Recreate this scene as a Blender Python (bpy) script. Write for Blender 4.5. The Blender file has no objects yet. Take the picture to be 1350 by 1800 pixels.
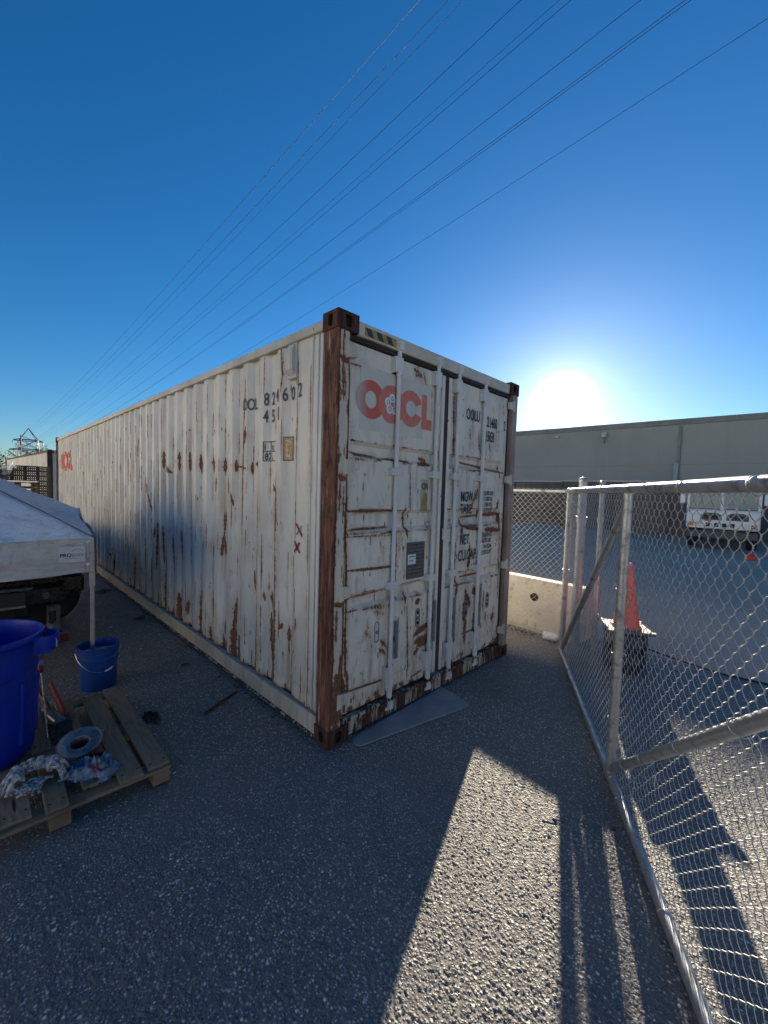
import bpy, bmesh, math, random
import numpy as np
from mathutils import Vector, Matrix

random.seed(7)
rng = np.random.default_rng(11)
SC = bpy.context.scene
COL = SC.collection
R = math.radians

# ------------------------------------------------------------------ camera
cam_d = bpy.data.cameras.new("camera")
cam = bpy.data.objects.new("camera", cam_d)
COL.objects.link(cam)
YAW, PITCH, ROLL = .7920, -.0541, .0309
fw = Vector((math.sin(YAW) * math.cos(PITCH), math.cos(YAW) * math.cos(PITCH), math.sin(PITCH)))
rt = Vector((math.cos(YAW), -math.sin(YAW), 0))
up = rt.cross(fw)
rt2 = rt * math.cos(ROLL) + up * math.sin(ROLL)
up2 = -rt * math.sin(ROLL) + up * math.cos(ROLL)
CAM = Vector((-1.6513, -2.0876, 1.7531))
cam.matrix_world = Matrix(((rt2.x, up2.x, -fw.x, CAM.x), (rt2.y, up2.y, -fw.y, CAM.y), (rt2.z, up2.z, -fw.z, CAM.z), (0, 0, 0, 1)))
cam_d.sensor_fit = 'VERTICAL'
cam_d.sensor_height = 36.0
cam_d.lens = 718.378 * 36.0 / 1800.0
cam_d.clip_start = 0.02
cam_d.clip_end = 5000
SC.camera = cam

# ------------------------------------------------------------------ sky, sun, exposure
SUN_AZ, SUN_EL = R(68.37), R(11.75)          # azimuth from +Y towards +X
SUN = Vector((math.sin(SUN_AZ) * math.cos(SUN_EL), math.cos(SUN_AZ) * math.cos(SUN_EL), math.sin(SUN_EL)))
world = bpy.data.worlds.new("World")
SC.world = world
world.use_nodes = True
wt = world.node_tree
for n in list(wt.nodes):
    wt.nodes.remove(n)
w_out = wt.nodes.new('ShaderNodeOutputWorld')
w_bg = wt.nodes.new('ShaderNodeBackground')
sky = wt.nodes.new('ShaderNodeTexSky')
sky.sky_type = 'NISHITA'
sky.sun_disc = False
sky.sun_elevation = SUN_EL
sky.sun_rotation = SUN_AZ
sky.altitude = 50
sky.air_density = 1.0
sky.dust_density = 0.22
sky.ozone_density = 5.0
hs = wt.nodes.new('ShaderNodeHueSaturation')
hs.inputs['Saturation'].default_value = 1.16
hs.inputs['Value'].default_value = 1.0
wt.links.new(sky.outputs[0], hs.inputs['Color'])
# the sun seen through the air: a bright aureole round its direction
geo = wt.nodes.new('ShaderNodeNewGeometry')
dotn = wt.nodes.new('ShaderNodeVectorMath'); dotn.operation = 'DOT_PRODUCT'
wt.links.new(geo.outputs['Incoming'], dotn.inputs[0])
dotn.inputs[1].default_value = (-SUN.x, -SUN.y, -SUN.z)
def wmath(op, a, b=None):
    n = wt.nodes.new('ShaderNodeMath'); n.operation = op
    for k, q in enumerate((a, b)):
        if q is None: continue
        if isinstance(q, (int, float)): n.inputs[k].default_value = q
        else: wt.links.new(q, n.inputs[k])
    return n.outputs[0]
cl = wmath('MINIMUM', wmath('MAXIMUM', dotn.outputs['Value'], -1.0), 1.0)
ang = wmath('ARCCOSINE', cl)
core = wmath('MULTIPLY', wmath('POWER', 2.71828, wmath('MULTIPLY', wmath('POWER', wmath('DIVIDE', ang, 0.043), 4.0), -1.0)), 60.0)
halo = wmath('MULTIPLY', wmath('POWER', 2.71828, wmath('MULTIPLY', ang, -1 / 0.040)), 10.0)
wide = wmath('MULTIPLY', wmath('POWER', 2.71828, wmath('MULTIPLY', ang, -1 / 0.20)), 0.0)
glow = wmath('ADD', wmath('ADD', core, halo), wide)
mixw = wt.nodes.new('ShaderNodeVectorMath'); mixw.operation = 'SCALE'
mixw.inputs[0].default_value = (1.0, 0.97, 0.90)
wt.links.new(glow, mixw.inputs['Scale'])
addw = wt.nodes.new('ShaderNodeVectorMath'); addw.operation = 'ADD'
wt.links.new(hs.outputs[0], addw.inputs[0])
wt.links.new(mixw.outputs[0], addw.inputs[1])
wt.links.new(addw.outputs[0], w_bg.inputs['Color'])
w_bg.inputs['Strength'].default_value = 0.044
wt.links.new(w_bg.outputs[0], w_out.inputs['Surface'])

sun_d = bpy.data.lights.new("sun", 'SUN')
sun_d.energy = 5.0
sun_d.angle = R(0.5)
sun_d.color = (1.0, 0.86, 0.66)
sun = bpy.data.objects.new("sun", sun_d)
COL.objects.link(sun)
sun.rotation_euler = SUN.to_track_quat('Z', 'Y').to_euler()
sun.location = (30, 12, 30)

SC.view_settings.view_transform = 'Standard'
SC.view_settings.look = 'None'
SC.view_settings.gamma = 1
SC.view_settings.exposure = 1.85
SC.view_settings.use_curve_mapping = False
SC.cycles.max_bounces = 6
SC.cycles.diffuse_bounces = 3
SC.cycles.glossy_bounces = 3
SC.cycles.transparent_max_bounces = 8
SC.cycles.use_denoising = True

# ------------------------------------------------------------------ helpers
def tag(o, label=None, cat=None, group=None, kind=None):
    if label: o['label'] = label
    if cat: o['category'] = cat
    if group: o['group'] = group
    if kind: o['kind'] = kind
    return o

def empty(name, loc, rz=0, label=None, cat=None, group=None):
    o = bpy.data.objects.new(name, None)
    o.empty_display_size = 0.2
    COL.objects.link(o)
    o.location = loc
    o.rotation_euler = (0, 0, rz)
    return tag(o, label, cat, group)

class MB:
    """collects shapes; build() links them as ONE mesh object"""
    def __init__(s):
        s.v = []; s.f = []; s.m = []; s.mi = 0
        s.T = Matrix.Identity(4)
    def add(s, vs, fs):
        b = len(s.v)
        T = s.T
        s.v += [tuple(T @ Vector(p)) for p in vs]
        s.f += [tuple(i + b for i in f) for f in fs]
        s.m += [s.mi] * len(fs)
    def box(s, x0, x1, y0, y1, z0, z1, bev=0.0):
        c = ((x0 + x1) / 2, (y0 + y1) / 2, (z0 + z1) / 2)
        h = (abs(x1 - x0) / 2, abs(y1 - y0) / 2, abs(z1 - z0) / 2)
        b = min(bev, min(h) * 0.9)
        if b <= 0:
            vs = [(x, y, z) for x in (x0, x1) for y in (y0, y1) for z in (z0, z1)]
            s.add(vs, [(0, 1, 3, 2), (4, 6, 7, 5), (0, 4, 5, 1), (2, 3, 7, 6), (0, 2, 6, 4), (1, 5, 7, 3)]); return
        idx = {}; vs = []
        for sx in (-1, 1):
            for sy in (-1, 1):
                for sz in (-1, 1):
                    sg = (sx, sy, sz)
                    for a in range(3):
                        p = [c[k] + sg[k] * (h[k] if k == a else h[k] - b) for k in range(3)]
                        idx[(sg, a)] = len(vs); vs.append(tuple(p))
        fs = []
        for a in range(3):
            u, w = (a + 1) % 3, (a + 2) % 3
            for sa in (-1, 1):
                q = []
                for su, sw in ((-1, -1), (1, -1), (1, 1), (-1, 1)):
                    g = [0, 0, 0]; g[a] = sa; g[u] = su; g[w] = sw
                    q.append(idx[(tuple(g), a)])
                fs.append(tuple(q))
            for su in (-1, 1):
                for sw in (-1, 1):
                    g1 = [0, 0, 0]; g1[a] = -1; g1[u] = su; g1[w] = sw
                    g2 = list(g1); g2[a] = 1
                    fs.append((idx[(tuple(g1), u)], idx[(tuple(g2), u)], idx[(tuple(g2), w)], idx[(tuple(g1), w)]))
        for sx in (-1, 1):
            for sy in (-1, 1):
                for sz in (-1, 1):
                    fs.append(tuple(idx[((sx, sy, sz), a)] for a in range(3)))
        s.add(vs, fs)
    def tube(s, pts, r, n=8, closed=False, caps=True):
        pts = [Vector(p) for p in pts]
        k = len(pts); vs = []; fs = []
        rs = r if isinstance(r, (list, tuple)) else [r] * k
        ref = None
        for i, p in enumerate(pts):
            if closed: t = pts[(i + 1) % k] - pts[i - 1]
            else: t = pts[min(i + 1, k - 1)] - pts[max(i - 1, 0)]
            t.normalize()
            if ref is None:
                ref = Vector((0, 0, 1)) if abs(t.z) < 0.9 else Vector((1, 0, 0))
            a = t.cross(ref).normalized(); b = t.cross(a).normalized()
            ref = -b if False else a.cross(t).normalized()
            for j in range(n):
                w = 2 * math.pi * j / n
                vs.append(tuple(p + (a * math.cos(w) + b * math.sin(w)) * rs[i]))
        for i in range(k if closed else k - 1):
            i2 = (i + 1) % k
            for j in range(n):
                j2 = (j + 1) % n
                fs.append((i * n + j, i * n + j2, i2 * n + j2, i2 * n + j))
        if caps and not closed:
            fs.append(tuple(range(n - 1, -1, -1))); fs.append(tuple((k - 1) * n + j for j in range(n)))
        s.add(vs, fs)
    def lathe(s, prof, c=(0, 0, 0), n=32, cap0=True, cap1=True):
        vs = []; fs = []
        for r, z in prof:
            for j in range(n):
                w = 2 * math.pi * j / n
                vs.append((c[0] + r * math.cos(w), c[1] + r * math.sin(w), c[2] + z))
        k = len(prof)
        for i in range(k - 1):
            for j in range(n):
                j2 = (j + 1) % n
                fs.append((i * n + j, i * n + j2, (i + 1) * n + j2, (i + 1) * n + j))
        if cap0: fs.append(tuple(range(n - 1, -1, -1)))
        if cap1: fs.append(tuple((k - 1) * n + j for j in range(n)))
        s.add(vs, fs)
    def prism(s, poly, d0, d1, axis='y'):
        """polygon in the two other axes (in x,y,z order), extruded along axis from d0 to d1"""
        n = len(poly)
        def P(a, b, d):
            return {'x': (d, a, b), 'y': (a, d, b), 'z': (a, b, d)}[axis]
        vs = [P(a, b, d0) for a, b in poly] + [P(a, b, d1) for a, b in poly]
        fs = [tuple(range(n))[::-1], tuple(range(n, 2 * n))]
        for i in range(n):
            j = (i + 1) % n
            fs.append((i, j, n + j, n + i))
        s.add(vs, fs)
    def grid(s, P, close_u=False):
        """P[i][j] of points"""
        nu, nv = len(P), len(P[0])
        vs = [p for row in P for p in row]
        fs = []
        for i in range(nu if close_u else nu - 1):
            i2 = (i + 1) % nu
            for j in range(nv - 1):
                fs.append((i * nv + j, i2 * nv + j, i2 * nv + j + 1, i * nv + j + 1))
        s.add(vs, fs)
    def build(s, name, mats, parent=None, smooth=False, recalc=True, angle=40):
        me = bpy.data.meshes.new(name)
        me.from_pydata(s.v, [], s.f)
        if not isinstance(mats, (list, tuple)): mats = [mats]
        for m in mats: me.materials.append(m)
        if len(mats) > 1: me.polygons.foreach_set('material_index', s.m)
        if recalc:
            bm = bmesh.new(); bm.from_mesh(me)
            bmesh.ops.recalc_face_normals(bm, faces=bm.faces)
            bm.to_mesh(me); bm.free()
        if smooth:
            me.shade_smooth()
            try: me.set_sharp_from_angle(angle=R(angle))
            except Exception: pass
        me.update()
        o = bpy.data.objects.new(name, me)
        COL.objects.link(o)
        if parent: o.parent = parent
        return o

def np_mesh(name, V, F, mat, parent=None, smooth=False, attrs=None):
    """V (n,3), F (m,4) arrays -> object"""
    me = bpy.data.meshes.new(name)
    n, m = len(V), len(F)
    k = F.shape[1]
    me.vertices.add(n); me.vertices.foreach_set('co', np.ascontiguousarray(V, dtype=np.float32).ravel())
    me.loops.add(m * k); me.loops.foreach_set('vertex_index', np.ascontiguousarray(F, dtype=np.int32).ravel())
    me.polygons.add(m)
    me.polygons.foreach_set('loop_start', np.arange(0, m * k, k, dtype=np.int32))
    me.polygons.foreach_set('loop_total', np.full(m, k, dtype=np.int32))
    me.polygons.foreach_set('use_smooth', np.full(m, bool(smooth)))
    me.materials.append(mat)
    for a, vals in (attrs or {}).items():
        at = me.attributes.new(a, 'FLOAT', 'POINT')
        at.data.foreach_set('value', np.ascontiguousarray(vals, dtype=np.float32).ravel())
    me.update(calc_edges=True)
    me.validate()
    o = bpy.data.objects.new(name, me)
    COL.objects.link(o)
    if parent: o.parent = parent
    return o

def grid_faces(nu, nv, flip=False):
    i, j = np.meshgrid(np.arange(nu - 1), np.arange(nv - 1), indexing='ij')
    a = (i * nv + j).ravel()
    F = np.stack([a, a + nv, a + nv + 1, a + 1], 1)
    return F[:, ::-1] if flip else F

def text_geo(s, size=1.0, sx=1.0, bold=0.0, align='LEFT'):
    """flat glyph polygons in the xy plane: verts, faces"""
    cu = bpy.data.curves.new("lettering", 'FONT')
    cu.body = s; cu.size = size; cu.offset = bold; cu.align_x = align
    cu.resolution_u = 4
    ob = bpy.data.objects.new("lettering", cu)
    COL.objects.link(ob)
    dg = bpy.context.evaluated_depsgraph_get()
    me = ob.evaluated_get(dg).to_mesh()
    vs = [(v.co.x * sx, v.co.y) for v in me.vertices]
    fs = [tuple(p.vertices) for p in me.polygons]
    ob.evaluated_get(dg).to_mesh_clear()
    bpy.data.objects.remove(ob); bpy.data.curves.remove(cu)
    return vs, fs

# ------------------------------------------------------------------ material builder
class NT:
    def __init__(s, name):
        s.m = bpy.data.materials.new(name)
        s.m.use_nodes = True
        s.t = s.m.node_tree
        s.b = s.t.nodes['Principled BSDF']
        s.out = s.t.nodes['Material Output']
        s._co = None
    def n(s, typ, **kw):
        nd = s.t.nodes.new(typ)
        for k, v in kw.items(): setattr(nd, k, v)
        return nd
    def lk(s, a, b): s.t.links.new(a, b)
    def put(s, sock, v):
        if isinstance(v, bpy.types.NodeSocket): s.lk(v, sock)
        else: sock.default_value = v
    @property
    def co(s):
        if s._co is None: s._co = s.n('ShaderNodeTexCoord').outputs['Object']
        return s._co
    def scale(s, v, vec=None):
        q = s.n('ShaderNodeVectorMath', operation='MULTIPLY')
        s.put(q.inputs[0], vec or s.co); q.inputs[1].default_value = v
        return q.outputs[0]
    def noise(s, sc, det=4, rough=0.55, vec=None, dist=0.0):
        q = s.n('ShaderNodeTexNoise')
        s.put(q.inputs['Vector'], vec or s.co)
        q.inputs['Scale'].default_value = sc; q.inputs['Detail'].default_value = det
        q.inputs['Roughness'].default_value = rough; q.inputs['Distortion'].default_value = dist
        return q.outputs['Fac']
    def voro(s, sc, feature='F1', vec=None, out='Distance', rand=1.0):
        q = s.n('ShaderNodeTexVoronoi', feature=feature)
        s.put(q.inputs['Vector'], vec or s.co)
        q.inputs['Scale'].default_value = sc
        q.inputs['Randomness'].default_value = rand
        return q.outputs[out]
    def attr(s, name):
        q = s.n('ShaderNodeAttribute'); q.attribute_name = name
        return q.outputs['Fac']
    def math(s, op, a, b=0.0, c=0.0, clamp=False):
        q = s.n('ShaderNodeMath', operation=op); q.use_clamp = clamp
        s.put(q.inputs[0], a); s.put(q.inputs[1], b); s.put(q.inputs[2], c)
        return q.outputs[0]
    def ramp(s, v, a, b, lo=0.0, hi=1.0):
        q = s.n('ShaderNodeMapRange'); q.interpolation_type = 'SMOOTHSTEP'
        s.put(q.inputs[0], v)
        q.inputs[1].default_value = a; q.inputs[2].default_value = b
        q.inputs[3].default_value = lo; q.inputs[4].default_value = hi
        return q.outputs[0]
    def mix(s, f, a, b, mode='MIX'):
        q = s.n('ShaderNodeMix'); q.data_type = 'RGBA'; q.blend_type = mode; q.clamp_factor = True
        s.put(q.inputs[0], f)
        for k, v in ((6, a), (7, b)):
            if isinstance(v, (tuple, list)) and len(v) == 3: v = (*v, 1.0)
            s.put(q.inputs[k], v)
        return q.outputs[2]
    def bump(s, h, dist=0.002, strength=1.0, normal=None):
        q = s.n('ShaderNodeBump')
        q.inputs['Strength'].default_value = strength; q.inputs['Distance'].default_value = dist
        s.put(q.inputs['Height'], h)
        if normal is not None: s.lk(normal, q.inputs['Normal'])
        return q.outputs[0]
    def fin(s, color=None, rough=None, metal=None, normal=None, spec=None, **kw):
        if color is not None:
            if isinstance(color, (tuple, list)) and len(color) == 3: color = (*color, 1.0)
            s.put(s.b.inputs['Base Color'], color)
        if rough is not None: s.put(s.b.inputs['Roughness'], rough)
        if metal is not None: s.put(s.b.inputs['Metallic'], metal)
        if normal is not None: s.lk(normal, s.b.inputs['Normal'])
        if spec is not None: s.put(s.b.inputs['Specular IOR Level'], spec)
        for k, v in kw.items(): s.put(s.b.inputs[k.replace('_', ' ')], v)
        return s.m

def m_simple(name, col, rough=0.6, metal=0.0, var=0.25, sc=12.0, bump=0.0, bsc=60.0, dark=None, spec=None):
    """base colour with an uneven second tone and fine bump"""
    q = NT(name)
    n1 = q.noise(sc, 5, 0.6)
    c2 = dark or tuple(c * (1 - var) for c in col)
    c = q.mix(q.ramp(n1, 0.35, 0.65), col, c2)
    nb = q.noise(bsc, 4, 0.6)
    rg = q.ramp(nb, 0.2, 0.8, max(rough - 0.1, 0.05), min(rough + 0.1, 1))
    return q.fin(c, rg, metal, q.bump(nb, bump) if bump else None, spec)

def m_paint(name, base, base2, rust_auto=0.0, crack=0.0, blue=(0.20, 0.29, 0.44)):
    """weathered container paint; reads the mesh attributes rust, stain and blue"""
    q = NT(name)
    st = q.scale((1.0, 1.0, 0.22))
    n_big = q.noise(1.3, 3, 0.5)
    n_str = q.noise(26, 5, 0.6, st)
    n_f = q.noise(95, 7, 0.7, q.scale((1, 1, 0.30)))
    n_m = q.noise(9, 5, 0.6, q.scale((1, 1, 0.6)))
    c = q.mix(q.ramp(n_big, 0.35, 0.65), base, base2)
    c = q.mix(q.math('MULTIPLY', q.ramp(n_str, 0.5, 0.75), 0.35), c, tuple(x * 0.72 for x in base2))
    grime = q.math('MULTIPLY', q.ramp(q.noise(3.1, 6, .7, q.scale((1, 1, .35))), .42, .72), .45)
    c = q.mix(grime, c, tuple(x * .66 for x in base2))
    sx = q.n('ShaderNodeSeparateXYZ'); q.lk(q.co, sx.inputs[0])
    low = q.math('MULTIPLY', q.ramp(sx.outputs[2], .15, .75, 1, 0), q.ramp(n_str, .38, .70))
    c = q.mix(q.math('MULTIPLY', low, .55), c, (.30, .26, .20))
    sta = q.attr('stain')
    sv = q.math('MULTIPLY', sta, q.ramp(n_str, .28, .68, .35, 1.0))
    c = q.mix(q.math('MULTIPLY', sv, .75), c, (.34, .205, .115))
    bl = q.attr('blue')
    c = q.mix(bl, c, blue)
    ra = q.attr('rust')
    # worn halo round the rust
    hal = q.ramp(q.math('ADD', ra, q.math('MULTIPLY', q.math('SUBTRACT', n_m, 0.5), 0.55)), 0.06, 0.60)
    c = q.mix(q.math('MULTIPLY', hal, 0.62), c, (0.50, 0.36, 0.22))
    v = q.math('ADD', ra, q.math('MULTIPLY', q.math('SUBTRACT', n_f, 0.5), 1.9))
    v = q.math('ADD', v, q.math('MULTIPLY', q.math('SUBTRACT', n_m, 0.5), 0.8))
    if rust_auto:
        n_w = q.noise(2.2, 4, 0.65)
        spots = q.ramp(q.noise(38, 4, 0.6, q.scale((1, 1, 0.7))), 0.62, 0.74)
        v = q.math('ADD', v, q.math('MULTIPLY', q.math('MULTIPLY', spots, q.ramp(n_w, 0.42, 0.62)), rust_auto))
    if crack:
        vc = q.voro(55, 'DISTANCE_TO_EDGE')
        ck = q.ramp(vc, 0.0, 0.045, 1.0, 0.0)
        ck = q.math('MULTIPLY', ck, q.ramp(q.noise(4.0, 3, 0.6), 0.47, 0.6))
        v = q.math('ADD', v, q.math('MULTIPLY', ck, crack))
    msk = q.ramp(v, 0.44, 0.60)
    rc = q.mix(q.ramp(q.noise(34, 5, 0.7), 0.35, 0.68), (0.105, 0.048, 0.032), (0.235, 0.105, 0.058))
    rc = q.mix(q.ramp(q.noise(110, 3, 0.7), 0.55, 0.75), rc, (0.33, 0.165, 0.09))
    c = q.mix(msk, c, rc)
    rg = q.mix(msk, (0.48, 0.48, 0.48), (0.9, 0.9, 0.9))
    h = q.math('ADD', q.math('MULTIPLY', n_f, q.math('MULTIPLY', msk, 0.9)), q.math('MULTIPLY', n_m, 0.35))
    h = q.math('SUBTRACT', h, q.math('MULTIPLY', msk, 0.35))
    return q.fin(c, rg, 0.0, q.bump(h, 0.0025, 0.8), 0.35)

def m_rust(name, keep=0.25, paint=(0.33, 0.30, 0.24), dark=1.0):
    """old rusted steel with paint left in streaks"""
    q = NT(name)
    st = q.scale((1.0, 1.0, 0.10))
    n1 = q.noise(40, 6, 0.65, st); n2 = q.noise(7, 5, 0.6, q.scale((1, 1, 0.3))); n3 = q.noise(120, 4, 0.7)
    c = q.mix(q.ramp(n2, 0.35, 0.65), tuple(x * dark for x in (0.095, 0.045, 0.033)), tuple(x * dark for x in (0.20, 0.088, 0.060)))
    nb = q.noise(6.5, 6, .75, q.scale((1, 1, .55)))
    c = q.mix(q.math('MULTIPLY', q.ramp(nb, .47, .58), .85), c, (.040, .022, .018))
    c = q.mix(q.ramp(n1, 0.45, 0.72), c, tuple(x * dark for x in (0.33, 0.165, 0.11)))
    c = q.mix(q.math('MULTIPLY', q.ramp(n3, 0.5, 0.75), 0.5), c, (0.05, 0.026, 0.02))
    k = q.math('ADD', q.math('MULTIPLY', n1, 0.6), q.math('MULTIPLY', n2, 0.5))
    c = q.mix(q.ramp(k, 0.66 - keep * 0.25, 0.72 - keep * 0.25), c, paint)
    h = q.math('ADD', n1, q.math('MULTIPLY', n3, 0.6))
    return q.fin(c, 0.85, 0.0, q.bump(h, 0.003, 0.8), 0.25)

# measured rust streaks: (u0, v0, u1, v1, half width, strength) in metres
SIDE_RUST= [(1.291,2.664,1.321,2.24,0.0105,1),(1.321,2.24,1.33,1.318,0.0128,1),(1.29,2.247,1.308,2.126,0.0315,1.2),(1.073,2.656,1.065,2.382,0.0105,1),(0.727,2.818,0.704,2.597,0.0122,1.1),(0.704,2.597,0.724,2.472,0.0102,1),(0.696,2.617,0.696,2.595,0.0162,1),(2.317,2.02,2.314,1.866,0.0266,1.1),(2.027,2.011,2.011,1.875,0.0275,1.1),(1.752,2.002,1.749,1.862,0.0344,1.2),(1.501,1.963,1.499,1.891,0.0285,1.2),(1.4,1.961,1.398,1.86,0.0164,1),(1.21,1.956,1.208,1.859,0.0178,1.1),(1.16,1.94,1.09,1.929,0.0147,1.1),(1.569,1.934,1.271,1.903,0.0077,0.9),(3.471,2.134,3.471,1.944,0.0343,1.1),(3.344,1.948,3.181,1.878,0.0253,1.1),(2.917,2.097,2.915,1.915,0.0293,1.1),(2.62,2.097,2.617,1.892,0.0251,1.1),(2.332,2.056,2.33,1.913,0.0305,1.1),(2.623,2.351,2.623,2.333,0.0208,1.1),(1.627,1.882,1.599,1.672,0.0208,1.1),(1.563,1.673,1.526,1.58,0.0233,1.1),(1.876,1.819,1.887,1.697,0.0164,1),(1.955,1.791,1.953,1.695,0.0202,1),(1.716,1.485,1.761,1.264,0.0251,1.1),(1.761,1.264,1.783,1.079,0.0286,1.05),(1.067,1.773,1.064,1.344,0.0193,0.95),(0.863,1.752,0.827,1.721,0.0263,1.15),(0.779,1.82,0.766,1.419,0.0234,1.0),(0.793,1.461,0.773,0.827,0.028,1.25),(0.765,0.829,0.769,0.132,0.026,1.2),(0.864,0.896,0.821,0.677,0.0178,1.1),(0.867,0.713,0.838,0.344,0.0292,1.3),(0.807,0.494,0.813,0.116,0.0354,1.2),(3.078,1.211,3.069,0.082,0.0311,1.1),(2.889,1.195,2.868,0.868,0.0229,0.95),(2.919,0.458,2.916,0.121,0.042,1.2),(2.632,0.433,2.648,0.299,0.0343,1.15),(2.524,1.105,2.515,0.509,0.0099,0.95),(2.272,1.164,2.269,0.954,0.0113,0.95),(2.309,0.613,2.316,0.087,0.0263,1.15),(2.266,0.803,2.277,0.498,0.0122,1),(2.002,0.674,1.997,0.413,0.0181,1.15),(2.051,0.282,2.034,0.138,0.0283,1.15),(1.998,1.165,1.995,1.022,0.0207,0.95),(1.754,1.494,1.749,1.276,0.0157,1.05),(1.736,1.25,1.719,1.071,0.0251,1.05),(1.686,1.255,1.671,1.121,0.0123,1),(1.727,0.256,1.737,0.112,0.0445,1.2),(1.718,0.442,1.715,0.315,0.0139,1.0),(1.471,0.711,1.499,0.455,0.0231,1.2),(1.5,0.481,1.503,0.104,0.0408,1.35),(1.428,0.367,1.422,0.13,0.0284,1.2),(1.379,1.118,1.384,0.89,0.0199,1.15),(1.354,1.009,1.346,0.702,0.0109,0.9),(1.057,1.44,1.064,1.007,0.0121,1.1),(1.064,1.007,1.049,0.128,0.0156,1.1),(1.154,1.001,1.14,0.871,0.0227,1.15),(1.103,0.259,1.099,0.135,0.025,1.05),(1.186,0.308,1.181,0.132,0.0103,0.9),(0.955,0.878,0.944,0.809,0.014,1.1),(0.911,0.957,0.91,0.901,0.0114,1),(0.881,0.865,0.871,0.825,0.0225,1.1),(0.6,0.652,0.605,0.562,0.0321,1.25),(0.601,0.688,0.6,0.652,0.012,1.1),(0.605,0.562,0.594,0.467,0.0161,1.05),(0.555,1.201,0.552,1.124,0.0136,1.1),(0.47,0.765,0.475,0.669,0.0113,1.05),(0.666,0.68,0.699,0.644,0.0166,1.1),(0.531,0.495,0.53,0.46,0.0117,1.1),(0.544,1.116,0.536,0.661,0.0054,0.85),(0.329,1.498,0.322,1.112,0.0087,0.95),(0.315,1.113,0.319,0.636,0.014,1.1),(0.313,0.679,0.308,0.134,0.0176,1.1),(0.334,2.611,0.324,2.139,0.0068,0.9),(0.317,2.139,0.311,1.58,0.0089,1),(0.392,0.444,0.387,0.102,0.0066,0.8),(0.367,0.162,0.252,0.133,0.0177,1.1),(6.415,2.779,6.467,2.409,0.034,1),(6.47,2.31,6.371,1.167,0.0298,1),(6.413,1.164,6.395,0.187,0.0342,1.05),(6.75,1.73,6.733,0.728,0.0295,1),(6.303,0.483,6.098,0.471,0.0309,1),(5.977,0.565,6.024,0.217,0.0277,1),(5.603,0.38,5.644,0.1,0.0513,1.15),(5.595,0.847,5.597,0.744,0.0508,1.1),(4.652,0.694,4.686,0.14,0.0384,1.05),(3.422,0.773,3.441,0.14,0.0345,1.15),(3.736,1.227,3.759,0.626,0.0234,1.05),(3.783,1.148,3.807,1.034,0.0355,1),(3.644,1.197,3.666,0.864,0.016,1.05),(3.489,1.21,3.465,0.745,0.0196,1.05),(3.176,1.12,3.132,0.657,0.0258,1.1),(3.056,0.895,3.088,0.098,0.0351,1.15),(2.919,0.438,2.897,0.119,0.0298,1.1),(2.632,0.42,2.631,0.304,0.0205,1),(4.101,1.747,4.101,1.616,0.0305,1.05),(3.363,1.642,3.3,1.568,0.0187,1),(4.076,1.616,4.001,1.359,0.0151,0.9),(4.583,2.383,4.613,2.141,0.0143,0.9),(2.794,2.327,2.822,1.689,0.0124,0.85),(4.48,0.553,4.481,0.511,0.0339,1.0),(9.757,-0.328,9.758,-0.342,0.0379,0.1)]
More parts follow.
